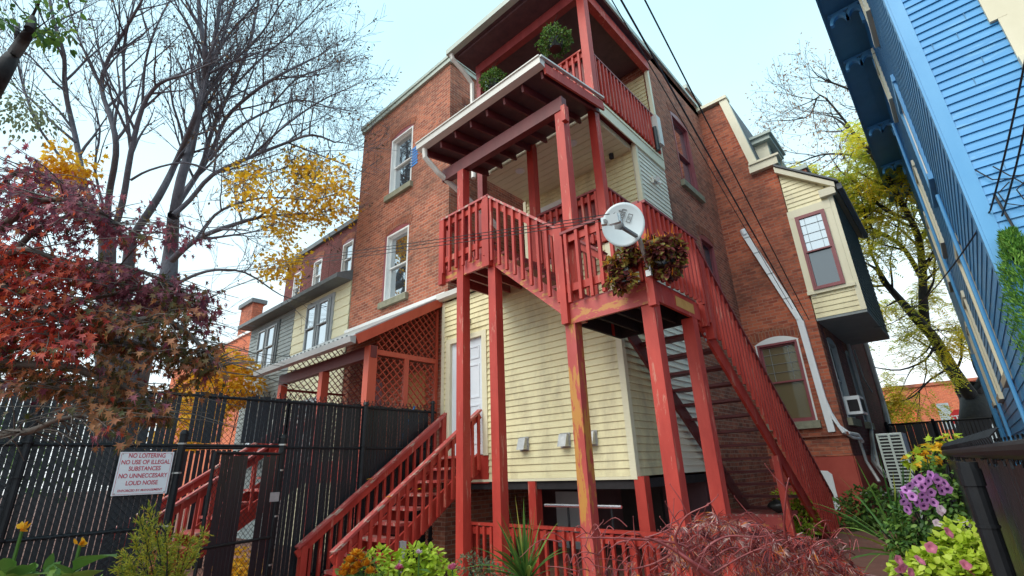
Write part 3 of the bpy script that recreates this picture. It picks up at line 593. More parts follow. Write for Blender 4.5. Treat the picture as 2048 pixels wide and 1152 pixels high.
for x in (LX0-.02, LX1-.04): post(ST, x, LY0-.06, LZ-.32, 5.74, 'red', .09, 'newel_post')
MB().box(LX1-.17, LX1-.09, LY0-.075, LY0-.022, LZ-.3, 5.73).build('newel_post', M['red'], ST)
post(ST, -4.83, 5.04, 0, LZ-.27, 'red', .15, 'tall_post')
# short flight between the landings
def flight(x0z0, x1z1, ylo, yhi, ax, n, tm, sm, smo, tw=.26, strh=.26, wall_in=True):
    """stringers + treads; ax 'x': runs along X between y=ylo..yhi ; ax 'y': runs along Y between x=ylo..yhi"""
    (a0, z0), (a1, z1) = x0z0, x1z1
    def P(a, c, z): return (a, c, z) if ax == 'x' else (c, a, z)
    for k_, mm in ((ylo, sm), (yhi, smo)):
        b = MB(); b.prism([P(a0, k_, z0-.30), P(a0, k_, z0-.02), P(a1, k_, z1-.02), P(a1, k_, z1-.30)], P(0, .04, 0)); b.build('stringer', M[mm], ST)
    for i in range(n):
        t = (i+.5)/n; a = a0+(a1-a0)*t; z = z0+(z1-z0)*t; b = MB()
        p, q = P(a-tw/2, ylo+.045, z-.04), P(a+tw/2, yhi-.005, z); b.box(p[0], q[0], p[1], q[1], p[2], q[2]); b.build('tread', M[tm], ST)
flight((LX1, LZ), (-3.40, 3.62), LY0, LY1-.32, 'x', 6, 'reddark', 'peel2', 'red')
railing(ST, (LX1-.02, LY0-.04, 5.78), (-3.46, LY0-.04, 4.66), (0, -1, 0), .96, 'red', 'redcap', .155, low=False, ends=(.0, .05), bh=1.06)
railing(ST, (LX1, LY1-.3, 5.78), (-3.40, LY1-.3, 4.62), (0, 1, 0), .9, 'red', 'reddark', .155, low=False)
MB().box(-3.50, -3.40, LY0-.13, LY0-.04, 3.30, 4.72).build('newel_post', M['red'], ST)
# lower landing
QX0, QX1, QY0, QY1, QZ = -3.46, -2.27, 4.94, 6.22, 3.60
b = MB()
for i in range(8): y = QY0+.02+i*.152; b.box(QX0, QX1, y, y+.146, QZ-.035, QZ)
b.build('landing_floor', M['reddark'], ST)
b = MB(); b.box(QX0-.02, QX1-.05, QY0-.02, QY0+.02, QZ-.30, QZ-.037); q = b.build('landing_fascia', M['peel2'], ST)
b = MB(); b.box(QX1-.02, QX1+.02, QY0-.02, QY1, QZ-.27, QZ-.037); b.build('landing_fascia', M['red'], ST)
b = MB(); b.box(QX1+.021, QX1+.024, QY0+.55, QY1-.2, QZ-.22, QZ-.09); b.build('bare_wood_patch', paint('bare_yellow_wood', (.50, .24, .05), (.62, .32, .09), 8), ST)
b = MB(); b.box(QX0, QX0+.04, QY0+.021, QY1, QZ-.27, QZ-.037); b.box(QX0+.041, QX1-.021, QY1-.04, QY1, QZ-.27, QZ-.037)
for i in range(3): x = QX0+.3+i*.28; b.box(x, x+.04, QY0+.021, QY1-.041, QZ-.24, QZ-.037)
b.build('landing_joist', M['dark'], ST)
railing(ST, (QX0+.04, QY0-.04, 4.56), (QX1+.02, QY0-.04, 4.56), (0, -1, 0), .86, 'red', 'reddark', .165, bh=.95)
railing(ST, (QX1+.03, QY0-.04, 4.56), (QX1+.03, QY1+.12, 4.56), (1, 0, 0), .86, 'red', 'reddark', .13, ends=(.03, .05), bh=.95)
MB().box(QX1-.02, QX1+.07, QY0-.11, QY0-.022, QZ-.36, 4.52).build('newel_post', M['red'], ST)
post(ST, -2.36, 5.02, 0, QZ-.27, 'red', .155, 'tall_post'); post(ST, -2.33, 6.02, 0, QZ-.27, 'red', .15, 'tall_post')
# long flight down along the house
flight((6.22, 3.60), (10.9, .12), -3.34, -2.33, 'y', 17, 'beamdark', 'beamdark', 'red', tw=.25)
b = MB(); pr0, pr1 = (6.35, 4.50), (10.98, 1.0)
railing(ST, (-2.26, pr0[0], pr0[1]), (-2.26, pr1[0], pr1[1]), (1, 0, 0), .95, 'red', 'reddark', .135, low=False, ends=(.04, .06), over=.16, capw=.15, bh=1.02)
for (y, z) in ((6.32, 4.52), (6.5, 4.38)): MB().box(-2.29, -2.20, y-.045, y+.045, z-1.25, z-.02).build('newel_post', M['red'], ST)
b = MB(); b.tube([(-2.285, 6.33, 3.18), (-2.27, 6.33, 3.18)], .02, 8); b.tube([(-2.285, 6.33, 3.10), (-2.27, 6.33, 3.10)], .02, 8); b.build('bolt', M['metal'], ST)
MB().box(-2.36, -2.27, 8.40, 8.50, .2, 1.66).build('tall_post', M['red'], ST)
MB().box(-2.34, -2.22, 10.88, 10.98, .25, .98).build('newel_post', M['red'], ST)
# ------------------------------------------------------------------ entry steps to the white door
ES = thing('entry_steps', 'red wooden steps with worn grey handrails climbing to the white door', 'steps', (-6.9, 5, 0))
EX0, EX1 = -7.36, -6.5; e0, e1 = (3.75, -.02), (6.1, 1.86)
for x in (EX0, EX1-.04):
    b = MB(); b.prism([(x, e0[0]-.1, e0[1]-.25), (x, e0[0]-.1, e0[1]+.05), (x, e1[0]+.18, e1[1]+.05), (x, e1[0]+.18, e1[1]-.28)], (.04, 0, 0)); b.build('stringer', M['red'], ES)
for i in range(10):
    t = (i+.6)/10; y = e0[0]+(e1[0]-e0[0])*t; z = e0[1]+(e1[1]-e0[1])*(i+1)/10
    MB().box(EX0+.042, EX1-.042, y-.14, y+.14, z-.04, z).build('tread', M['redcap'], ES)
    if i % 2 == 0: MB().box(EX0+.042, EX1-.042, y+.10, y+.12, z-.19, z-.042).build('riser', M['reddark'], ES)
MB().box(EX0+.042, EX1-.042, e1[0], YF0-.04, 1.82, 1.86).build('top_step', M['redcap'], ES)
for x, n in ((-7.42, (-1, 0, 0)), (-6.45, (1, 0, 0))):
    railing(ES, (x, 3.60, .70), (x, 6.42, 2.78) if x < -7 else (x, 6.25, 2.64), n, .86, 'red', 'redcap', .145, low=False, capw=.11, bh=.92)
    MB().box(x-.05, x+.04, 3.66, 3.75, -.2, .70).build('newel_post', M['red'], ES)
MB().box(-7.47, -7.38, 6.3-.13, 6.28, 1.6, 2.62).build('newel_post', M['red'], ES)
MB().box(-7.41, -6.29, 6.285, 6.33, 1.40, 1.855).build('landing_board', M['red'], ES)
MB().box(-6.47, -6.38, 4.6, 4.7, -.2, .7).build('leg', M['greypipe'], ES)
# ------------------------------------------------------------------ low rail round the basement stairwell, steel handrail, platform
AR = thing('areaway_rail', 'low red wooden rail along the dark opening under the cream siding', 'railing', (-4.8, 5.9, 0))
railing(AR, (-6.35, 5.9, .84), (-2.55, 5.9, .84), (0, -1, 0), .8, 'red', 'red', .15, capw=.09)
for x in (-6.3, -4.95, -3.45, -2.6): post(AR, x, 5.95, -.1, .80, 'red', .09)
SH = thing('steel_handrail', 'shiny steel pipe handrail on black posts under the porch', 'handrail', (-4.2, 5.98, 0))
MB().tube([(-4.86, 6.0, 1.10), (-3.60, 6.0, 1.10)], .022, 10).build('rail', M['chrome'], SH)
for x in (-4.45, -3.75): MB().tube([(x, 6.0, 1.08), (x, 6.0, -.1)], .016, 8).build('post', M['black'], SH)
PL = thing('stair_platform', 'low worn red platform at the side of the long staircase', 'platform', (-3, 8.9, 0))
MB().box(-3.7, -2.42, 8.55, 9.4, .78, .83).build('deck', M['redcap'], PL)
MB().box(-3.7, -2.42, 8.51, 8.549, .62, .80).build('fascia', M['peel2'], PL)
for i in range(9): MB().box(-3.68+i*.145, -3.63+i*.145, 8.53, 8.57, .15, .62).build('slat', M['red'], PL)
# ------------------------------------------------------------------ lattice porch
random.seed(8)
LP = thing('lattice_porch', 'red wooden porch with lattice screens and a sloping white gutter below the brick wall', 'porch', (-9.5, 5.5, 0))
PX0, PX1, PYF, PYB = -11.4, -7.62, 4.75, 6.33
b = MB(); b.prism([(PX0-.25, 4.36, 3.86), (PX0-.25, 4.36, 3.92), (PX0-.25, PYB, 5.10), (PX0-.25, PYB, 5.03)], (PX1-PX0+.25, 0, 0)); pr_ = b.build('porch_roof', M['soffit'], LP)
b = MB(); b.prism([(PX0-.25, 4.34, 3.925), (PX0-.25, 4.34, 3.95), (PX0-.25, PYB, 5.135), (PX0-.25, PYB, 5.105)], (PX1-PX0+.27, 0, 0)); b.build('roof_sheet', M['gutter2'], pr_); MB().box(PX0-.2, PX1+.08, 6.30, 6.345, 5.12, 5.20).build('flashing', M['whitetrim'], pr_)
b = MB()
for i in range(24): x = PX0-.2+i*.16; b.box(x, x+.03, 4.335, 4.36, 3.952, 3.975)
b.build('drip_edge', M['darkgrey'], pr_)
b = MB(); b.beam((PX1+.035, 4.36, 3.84), (PX1+.035, PYB, 5.0), .035, .17); b.build('rake_board', M['orange'], pr_)
b = MB(); b.prism([(PX0-.3, 4.335, 3.76), (PX0-.3, 4.24, 3.78), (PX0-.3, 4.215, 3.88), (PX0-.3, 4.335, 3.90)], (PX1-PX0+.36, 0, 0)); b.build('gutter', M['gutter2'], pr_)
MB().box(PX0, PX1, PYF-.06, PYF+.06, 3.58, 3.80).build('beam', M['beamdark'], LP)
for x in (PX0+.12, -9.4): post(LP, x, PYF, 1.85, 3.578, 'orange', .15)
post(LP, -7.72, PYF, 1.85, 3.80, 'orange', .17)
MB().box(PX0, PX1, PYF-.1, PYB, 1.70, 1.85).build('deck', M['reddark'], LP)
MB().box(PX0, PX1, PYF-.14, PYF-.105, 1.5, 1.86).build('deck_fascia', M['red'], LP)
for x in (-11.2, -9.4, -7.75): post(LP, x, PYF, 0, 1.7, 'red', .14, 'pier')
# near lattice screen (side facing the steps)
b = MB(); xs_ = -7.70; y0, y1 = PYF+.09, PYB-.06
ra = lambda y: 3.80+(y-4.36)*.595
b.box(xs_-.02, xs_+.03, y0, y1, 3.66, 3.75); b.box(xs_-.02, xs_+.03, y0+.62, y0+.72, 1.95, 3.659); b.box(xs_-.02, xs_+.03, y1-.07, y1, 1.95, 3.659); b.box(xs_-.02, xs_+.03, y0, y1, 1.87, 1.95); b.box(xs_-.02, xs_+.03, y1-.05, y1, 3.751, 4.8)
fr = b.build('screen_frame', M['orange'], LP)
b = MB(); lattice(b, (xs_, y0, 1.95), (0, 1, 0), (0, 0, 1), .62, 1.71); lattice(b, (xs_, y0+.72, 1.95), (0, 1, 0), (0, 0, 1), y1-y0-.79, 1.71)
lattice(b, (xs_, y0, 3.75), (0, 1, 0), (0, 0, 1), y1-y0-.05, 1.2, clip=lambda u: max(0, ra(y0+u)-3.75)); b.build('lattice', M['orange'], fr)
b = MB(); lattice(b, (PX0+.1, PYF+.1, 1.95), (0, 1, 0), (0, 0, 1), PYB-PYF-.15, 1.5); lattice(b, (PX0+.1, PYF+.1, 3.5), (0, 1, 0), (0, 0, 1), PYB-PYF-.15, 1.1, clip=lambda u: max(0, ra(PYF+.1+u)-3.5)); b.box(PX0+.08, PX0+.13, PYF+.1, PYB-.05, 3.45, 3.5); b.build('far_lattice', M['reddark'], LP)
b = MB(); lattice(b, (-10.2, 5.6, 1.95), (0, 1, 0), (0, 0, 1), .6, 2.2); b.build('inner_lattice', M['reddark'], LP)
tag(MB().box(-8.92, -8.13, YB-.03, YB-.002, 2.58, 3.62).build('plywood_board', M['osb']), 'brown plywood board covering a window behind the lattice porch', 'board')
b = MB(); b.box(-10.6, -9.75, YB+.1, YB+.14, 1.87, 3.75); tag(b.build('dark_door', M['maroon']), 'dark maroon door in the brick wall under the lattice porch roof', 'door')
br = MB(); br.tube([(-7.62, 5.3, 1.9), (-7.66, 5.72, 2.78)], .018, 6); tag(br.build('broom_handle', M['bluetape']), 'blue broom handle leaning on the lattice screen', 'broom')
# steps of the lattice porch, seen through the gate
LS = thing('porch_steps', 'red wooden steps behind the black chain link gate', 'steps', (-9.8, 3, 0))
s0, s1 = (2.0, .05), (4.62, 1.84)
for x in (-10.3, -9.32):
    b = MB(); b.prism([(x, s0[0], s0[1]-.22), (x, s0[0], s0[1]+.06), (x, s1[0], s1[1]+.04), (x, s1[0], s1[1]-.26)], (.045, 0, 0)); b.build('stringer', M['red'], LS)
for i in range(9):
    t = (i+.5)/9; y = s0[0]+(s1[0]-s0[0])*t; z = s0[1]+(s1[1]-s0[1])*(i+1)/9; MB().box(-10.25, -9.325, y-.14, y+.14, z-.04, z).build('tread', M['redcap'], LS)
for x, n in ((-10.3, (-1, 0, 0)), (-9.27, (1, 0, 0))): railing(LS, (x, 1.9, .88), (x, 4.7, 2.78), n, .88, 'red', 'redcap', .2, low=False)
# ------------------------------------------------------------------ row houses on the left
def pairwin(p, x0, x1, z0, z1, m):
    b = MB(); b.box(x0-.1, x1+.1, 6.30, 6.345, z0-.1, z1+.12); q = b.build('window_casing', M[m], p)
    xm = (x0+x1)/2
    for a, c in ((x0, xm-.04), (xm+.04, x1)): window(q, 'y', 6.295, a, c, z0, z1, -1, frame='greytrim' if m == 'darkgrey' else m, depth=.01, proud=.02, fw_=.05, sash=True)
for nm, lab, x0, x1, sm, e_, wm, wx in (('cream_row_house', 'row house with pale yellow shingle front and grey paired windows left of the brick wall', -14.85, -11.53, 'yellowsiding', .27, 'greytrim', (-13.85, -12.45)),
                                       ('grey_row_house', 'narrow grey clapboard row house at the far end of the row', -18.3, -14.87, 'greysiding', .13, 'darkgrey', (-17.35, -15.95))):
    H = thing(nm, lab, 'house', ((x0+x1)/2, 7, 0))
    b = MB(); siding(b, 'y', 6.35, x0, x1, 0, 6.65, -1, e_); b.box(x0, x1, 6.353, 6.5, 0, 6.65); siding(b, 'x', x0, 6.35, 9, 0, 6.6, -1, e_); b.build('siding_wall', M[sm], H)
    pairwin(H, wx[0], wx[1], 4.95, 6.38, wm)
    pairwin(H, wx[0], wx[1], 2.0, 3.5, wm)
    b = MB(); xr = x1+(.02 if x1 > -12 else 0); b.prism([(x0-(.12 if x0 < -16 else 0), 5.9, 6.62), (x0-(.12 if x0 < -16 else 0), 5.9, 6.74), (x0-(.12 if x0 < -16 else 0), 7.3, 7.35), (x0-(.12 if x0 < -16 else 0), 7.3, 6.66)], (xr-x0+(.12 if x0 < -16 else 0), 0, 0)); b.build('eave', M['darkgrey'], H)
    b = MB(); wins = [(-14.0, -13.35, 7.72, 8.85)] if x1 > -12 else [(-16.0, -15.4, 7.72, 8.85), (-17.55, -16.95, 7.72, 8.85)]
    wall(b, 'y', 7.3, x0, x1, 6.7, 9.45, .3, wins); b.box(x0, x1, 7.6, 11, 6.7, 9.4); b.build('brick_wall', M['brickpurple'], H)
    for q in wins: window(H, 'y', 7.3, *q, -1, frame='whitetrim', arch=.1, depth=.1)
    b = MB(); b.box(x0-.05, x1, 7.2, 7.5, 9.453, 9.62); b.build('cornice', M['darkgrey'], H)
b = MB(); b.tube([(-11.9, 5.95, 3.0), (-11.85, 5.6, 2.95), (-11.8, 5.2, 2.6), (-11.8, 5.2, .2)], .07, 8); b.box(-13.3, -11.9, 5.4, 5.6, 2.9, 3.02); tag(b.build('porch_downspout', M['whitetrim']), 'white downspout beside the far end of the lattice porch', 'downspout')
b = MB(); 
OB = thing('orange_brick_building', 'orange brick building with a tall square chimney beyond the grey house', 'building', (-27, 10, 0))
p1, p2 = onY(512, 662, 10), onY(430, 700, 10)
b.box(p2.x-9, p1.x+2.5, 10, 16, 0, (p1.z+p2.z)/2); b.build('wall', M['brickorange'], OB)
b = MB(); b.box(p2.x-9, p1.x+2.6, 9.9, 10.2, (p1.z+p2.z)/2+.003, (p1.z+p2.z)/2+.16); b.build('coping', M['whitetrim'], OB)
c1, c2 = onY(472, 665, 10.3), onY(507, 605, 10.3)
b = MB(); b.box(c1.x+.3, c2.x, 10.3, 10.9, 5, c2.z); q = b.build('chimney', M['brickdark'], OB); b = MB(); b.box(c1.x+.15, c2.x+.15, 10.15, 11.05, c2.z+.002, c2.z+.25); b.build('chimney_cap', M['darkgrey'], q)
# ------------------------------------------------------------------ black chain link fences with slats
random.seed(12)
def chain(mb, o, ua, w_, h, sp=.075, r=.0028, z0=0):
    """diamond wire on the plane through o along ua (horizontal) and z"""
    o, ua = V(o), V(ua); n = int((w_+h)/sp)+1
    for s_ in (1, -1):
        for i in range(n):
            c = -h+i*sp; u0_, u1_ = max(0, c), min(w_, c+h)
            if u1_-u0_ < .02: continue
            v0, v1 = u0_-c, u1_-c
            if s_ < 0: v0, v1 = h-v0, h-v1
            p, q = o+ua*u0_+V((0, 0, z0+v0)), o+ua*u1_+V((0, 0, z0+v1)); mb.tube([p, q], r, 3, False)
def slats(mb, o, ua, w_, z0, z1, sp=.057, sw=.0512, jit=.003):
    o, ua = V(o), V(ua); n = ua.cross(V((0, 0, 1))); k_ = int(w_/sp)
    for i in range(k_):
        u = (i+.5)*sp+random.uniform(-jit, jit); t = random.uniform(-.004, .004)
        mb.beam(o+ua*u+V((0, 0, z0+random.uniform(0, .02))), o+ua*(u+t)+V((0, 0, z1+random.uniform(-.015, .015))), .006, sw, ua)
FX = -7.57
CF = thing('chain_link_fence', 'tall black chain link fence with plastic slats at the left of the yard', 'fence', (FX, 3, 0))
for y, z in ((-1.1, 2.8), (.55, 2.75), (1.99, 2.18), (3.27, 2.15), (4.6, 2.72), (6.04, 2.84)):
    b = MB(); b.tube([(FX+.05, y, -.2), (FX+.05, y, z)], .045 if y in (1.99, 3.27) else .035, 10); b.tube([(FX+.05, y, z), (FX+.05, y, z+.05)], [.055, .03], 10)
    q = b.build('post', M['black'], CF)
    b = MB()
    for zz in (.5, 1.1, 1.7, 2.05): b.tube([(FX+.05, y, zz), (FX+.05, y, zz+.02)], .052, 10)
    b.build('clamp', M['black' if y not in (1.99, 3.27) else 'metal'], q)
b = MB()
for z, y0, y1 in ((2.68, -2.2, 6.15), (2.04, -2.2, 3.33), (.3, -2.2, 2.03), (.3, 3.33, 6.15), (1.1, -2.2, 2.03), (2.02, 3.33, 6.15)): b.tube([(FX+.012, y0, z), (FX+.012, y1, z)], .021, 8)
b.build('rail', M['black'], CF)
b = MB()
slats(b, (FX, -2.2, 0), (0, 1, 0), 4.15, .05, 2.70);
slats(b, (FX, 2.04, 0), (0, 1, 0), .45, 2.07, 2.73); slats(b, (FX, 2.70, 0), (0, 1, 0), .64, 2.07, 2.73)
slats(b, (FX, 3.30, 0), (0, 1, 0), 2.72, .05, 2.72)
q = b.build('slats', M['blackslat'], CF); q['kind'] = 'stuff'
b = MB(); chain(b, (FX+.03, -2.2, 0), (0, 1, 0), 4.22, 2.75); chain(b, (FX+.03, 2.03, 0), (0, 1, 0), 1.3, .68, z0=2.06); chain(b, (FX+.03, 3.33, 0), (0, 1, 0), 2.82, 2.76)
for i in range(105):
    y = -2.2+i*.0795; 
    b.tube([(FX+.03, y, 2.74), (FX+.03, y+.03, 2.80)], .005, 4, False); b.tube([(FX+.03, y+.04, 2.74), (FX+.03, y+.01, 2.80)], .005, 4, False)
b.build('wire_mesh', M['black'], CF)
GT = thing('fence_gate', 'open black chain link gate frame in front of the red steps', 'gate', (FX, 3.3, 0))
b = MB(); gh = V((FX+.08, 3.25, 0)); gd = V((.35, -.94, 0)).normalized(); gw = 1.05
c0, c1 = gh, gh+gd*gw
for z in (.35, .85, 1.93): b.tube([c0+V((0, 0, z)), c1+V((0, 0, z))], .02, 8)
for c in (c0, c1): b.tube([c+V((0, 0, .3)), c+V((0, 0, 1.95))], .022, 8)
b.build('frame', M['black'], GT)
b = MB(); slats(b, c0+gd*.02, gd, .32, .38, 1.9); slats(b, c0+gd*.55, gd, .45, .38, 1.9); q = b.build('slats', M['blackslat'], GT); q['kind'] = 'stuff'
b = MB(); chain(b, c0, gd, gw, 1.55, z0=.36); b.build('wire_mesh', M['black'], GT)
b = MB(); b.box(FX+.06, FX+.12, 3.15, 3.28, 1.3, 1.42); b.build('latch', M['metal'], GT)
RF2 = thing('rear_fence', 'lower black slatted fence behind the red steps', 'fence', (-11.9, 1.5, 0))
b = MB(); slats(b, (-11.9, 2.2, 0), (0, 1, 0), 2.1, 0, 2.2, .10, .075); q = b.build('slats', M['blackslat'], RF2); q['kind'] = 'stuff'
b = MB(); b.tube([(-11.88, 2.2, 2.24), (-11.88, 4.4, 2.24)], .022, 8); b.build('rail', M['black'], RF2)
# warning sign
SG = thing('warning_sign', 'white metal no loitering sign with red lettering on the black fence', 'sign', (FX+.09, 1.63, 1.72))
sxx = FX+.085
MB().box(sxx, sxx+.004, 1.364, 1.91, 1.478, 1.958).build('plate', M['sign'], SG)
def sm(y, z): return Matrix(((0, 0, 1, sxx+.006), (1, 0, 0, y), (0, 1, 0, z), (0, 0, 0, 1)))
b = MB()
for (y0, y1, z0, z1) in ((1.378, 1.896, 1.488, 1.491), (1.378, 1.896, 1.943, 1.946), (1.378, 1.381, 1.491, 1.943), (1.893, 1.896, 1.491, 1.943)): b.box(sxx+.0045, sxx+.006, y0, y1, z0, z1)
b.build('border', M['signred'], SG)
for z, s_, t in ((1.918, .068, 'NO LOITERING'), (1.845, .068, 'NO USE OF ILLEGAL'), (1.772, .068, 'SUBSTANCES'), (1.692, .068, 'NO UNNECCESARY'), (1.612, .068, 'LOUD NOISE'), (1.532, .034, 'ENFORCED BY MANAGEMENT')):
    o = text('lettering', t, s_, M['signred'], sm(1.637, z-.004), SG, .0008); o.scale = (.80 if s_ > .05 else .95, 1, 1)
b = MB()
for y, z in ((1.392, 1.50), (1.882, 1.50), (1.392, 1.935), (1.882, 1.935)): b.tube([(sxx+.0045, y, z), (sxx+.009, y, z)], .008, 8)
b.build('bolt', M['metal'], SG)
# near fence on the right
NF = thing('near_fence', 'black coated chain link fence close by at the right edge', 'fence', (1, 1.2, 0))
A_, B_ = at(1890, 901, 3.05), at(2048, 915, 1.03); B_.z = A_.z = (A_.z+B_.z)/2
nd = (B_-A_).normalized(); B2 = B_+nd*.5
b = MB(); b.tube([A_, B2], .021, 12)
for i in range(16):
    p = A_+nd*(.1+i*.13); b.tube([p+V((0, 0, -.03)), p+nd*.02+V((.0, 0, .027)), p+nd*.045+V((0, 0, .03)), p+nd*.06+V((0, 0, -.03))], .0035, 5)
b.build('rail', M['black'], NF)
P_ = A_+nd*((at(2034, 910, 1.50)-A_).dot(nd)); sdn = nd.cross(V((0, 0, 1))); P_ -= sdn*.05 if sdn.x > 0 else -sdn*.05
b = MB(); b.tube([P_+V((0, 0, -1.8)), P_+V((0, 0, -.03))], .027, 14); b.tube([P_+V((0, 0, -.10)), P_+V((0, 0, -.05))], .031, 14); b.tube([P_+V((0, 0, -.22)), P_+V((0, 0, -.212))], .030, 14)
b.build('post', M['black'], NF)
b = MB(); mo = A_.copy(); mo.z = 0; chain(b, mo+V((0, 0, 0)), nd, (B2-A_).length, A_.z+.03, .06, .0022)
for i in range(40):
    p = A_+nd*(i*.06); b.tube([p+V((0, 0, -.01)), p+nd*.012+V((0, 0, .035))+sdn*.012, p+nd*.02+V((0, 0, .058))-sdn*.012], .0036, 4)
b.build('wire_mesh', M['black'], NF)
b = MB(); slats(b, mo+sdn*.0, nd, (B2-A_).length, 0.05, A_.z-.03, .055, .05); q = b.build('slats', M['blackslat'], NF); q['kind'] = 'stuff'
# far side yard fence
SF = thing('side_yard_fence', 'black slatted fence closing the passage between brick and blue houses', 'fence', (-.5, 19, 0))
b = MB(); slats(b, (-1.95, 19, 0), (1, 0, 0), 2.5, .36, 1.55, .085, .06); slats(b, (-1.95, 19, 0), (1, 0, 0), 1.15, 1.62, 2.46, .08, .078); slats(b, (-.78, 19, 0), (1, 0, 0), 1.35, 1.62, 2.46, .085, .062); q = b.build('slats', M['blackslat'], SF); q['kind'] = 'stuff'
b = MB(); b.tube([(-1.95, 18.97, 2.47), (.55, 18.97, 2.47)], .025, 8); b.tube([(-1.95, 18.97, 1.58), (.55, 18.97, 1.58)], .025, 8); b.build('rail', M['black'], SF)
for x in (-1.9, -.8, .5): MB().tube([(x, 18.95, .3), (x, 18.95, 2.55)], .04, 8).build('post', M['black'], SF)
# ------------------------------------------------------------------ blue house
random.seed(4)
BL = thing('blue_house', 'tall blue clapboard house with cream window trim and bracketed eaves', 'house', (3, 10, 0))
YB2, XW, BZ = 6.2, .56, 10.55
b = MB(); siding(b, 'y', YB2, XW+.10, 7, .5, 10.4, -1, .098, [(1.42, 2.6, 5.2, 9)]); b.box(XW+.05, 7, YB2+.003, YB2+.12, 0, 10.4); b.build('front_wall', M['blue'], BL)
SWN = [(9.2, 10.3, 2.5, 4.55), (9.2, 10.3, 5.55, 7.5), (12.6, 13.6, 2.5, 4.5), (12.6, 13.6, 5.6, 7.5), (15.8, 16.8, 2.6, 4.5), (15.8, 16.8, 5.6, 7.5), (8.7, 9.6, 8.6, 9.9), (11.6, 12.5, 8.6, 9.9)]
b = MB()
for i in range(55):
    z = .5+.098*random.randint(12, 95); x = random.uniform(XW+.15, 3.2)
    if not (1.2 < x < 2.8 and z > 5): b.box(x, x+.005, YB2-.0205, YB2-.004, z+.002, z+.09)
b.build('board_joint', M['bluedark'], BL)['kind'] = 'stuff'
b = MB(); siding(b, 'x', XW, YB2+.12, 20.5, .5, BZ-.02, -1, .14, SWN, t=.011); wall(b, 'x', XW+.003, YB2+.12, 20.5, 0, BZ, .12, SWN); b.build('side_wall', M['blue'], BL)
b = MB(); b.box(XW-.022, XW+.0, YB2-.02, YB2+.13, 0, BZ-.02); b.box(XW+.001, XW+.115, YB2-.024, YB2-.0, 0, BZ-.02); b.build('corner_board', M['bluetrim'], BL)
for i, q in enumerate(SWN):
    window(BL, 'x', XW, q[0]+.09, q[1]-.09, q[2]+.09, q[3]-.09, -1, frame='whitetrim', depth=.06)
    b = MB(); y0, y1, z0, z1 = q; b.box(XW-.045, XW+.05, y0-.04, y0+.089, z0, z1); b.box(XW-.045, XW+.05, y1-.089, y1+.04, z0, z1); b.box(XW-.05, XW+.05, y0-.08, y1+.08, z1-.085, z1+.05); b.box(XW-.07, XW+.05, y0-.08, y1+.08, z0-.02, z0+.085); b.build('window_casing', M['tan' if i != 1 else 'bluetrim'], BL)
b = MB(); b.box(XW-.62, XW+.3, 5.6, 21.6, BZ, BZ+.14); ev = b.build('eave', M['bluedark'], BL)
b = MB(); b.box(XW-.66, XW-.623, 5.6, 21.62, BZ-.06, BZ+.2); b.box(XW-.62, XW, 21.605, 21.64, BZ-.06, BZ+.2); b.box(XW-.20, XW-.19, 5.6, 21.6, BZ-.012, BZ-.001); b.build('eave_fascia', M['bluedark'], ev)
b = MB(); b.box(XW-.64, 7, 5.5, 21.7, BZ+.21, BZ+.4); b.build('roof', M['greyroof'], BL)
for (px, py) in ((1717, 118), (1765, 252), (1792, 330), (1806, 372), (1690, 25)):
    y = onZ(px, py, BZ-.15).y; b = MB(); n = 14
    for (cx, cr) in ((XW-.40, .17), (XW-.12, .16)):
        outer = [(cx-cr*math.cos(math.pi*i/n), BZ-.30+cr*1.5*math.sin(math.pi*i/n)) for i in range(n+1)]; inner = [(cx-(cr-.06)*math.cos(math.pi*i/n), BZ-.30+(cr*1.5-.09)*math.sin(math.pi*i/n)) for i in range(n+1)]
        for i in range(n): b.prism([(u, y, z) for u, z in (outer[i], outer[i+1], inner[i+1], inner[i])], (0, .1, 0))
    b.box(XW-.06, XW-.003, y+.001, y+.099, BZ-.55, BZ-.31); b.box(XW-.57, XW-.005, y+.02, y+.08, BZ-.06, BZ-.002); b.build('eave_bracket', M['bluetrim'], BL)
b = MB(); b.box(1.27, 1.48, YB2-.05, YB2+.02, 5.2, 9.0); b.box(1.21, 1.34, YB2-.052, YB2+.018, 5.72, 9.0); b.box(1.27, 2.7, YB2-.09, YB2+.02, 5.08, 5.2); b.box(2.5, 2.7, YB2-.05, YB2+.02, 5.2, 9.0); q = b.build('front_window_casing', M['tan'], BL)
window(q, 'y', YB2, 1.48, 2.5, 5.2, 8.9, -1, frame='tan', depth=.08, glass='glassdark', name='front_window')
for (y, z, r_) in ((9.0, 5.2, .025), (14.2, 9.5, .03), (17.5, 4.0, .06)): MB().tube([(XW-.05, y, z), (XW-.05, y, .5)], r_, 8).build('downpipe', M['bluetrim'], BL)
b = MB(); pts = [V((XW+.12, YB2-.04, 4.2)), V((XW+.2, YB2-.05, 4.05)), V((XW+.34, YB2-.05, 4.0)), V((XW+.42, YB2-.05, 3.85)), V((XW+.34, YB2-.05, 3.7)), V((XW+.22, YB2-.05, 3.78)), V((XW+.2, YB2-.05, 3.9)), V((XW+.3, YB2-.05, 3.98))]
b.tube(pts, .006, 5); b.tube([p+V((.12, -.01, -.02)) for p in pts], .006, 5); b.tube([(XW+.17, YB2-.05, 3.9), (XW+.22, YB2-.05, 3.3), (XW+.2, YB2-.05, 2)], .012, 5); b.box(XW+.1, XW+.24, YB2-.07, YB2-.026, 3.25, 3.32)
b.build('cable_loop', M['wire'], BL)
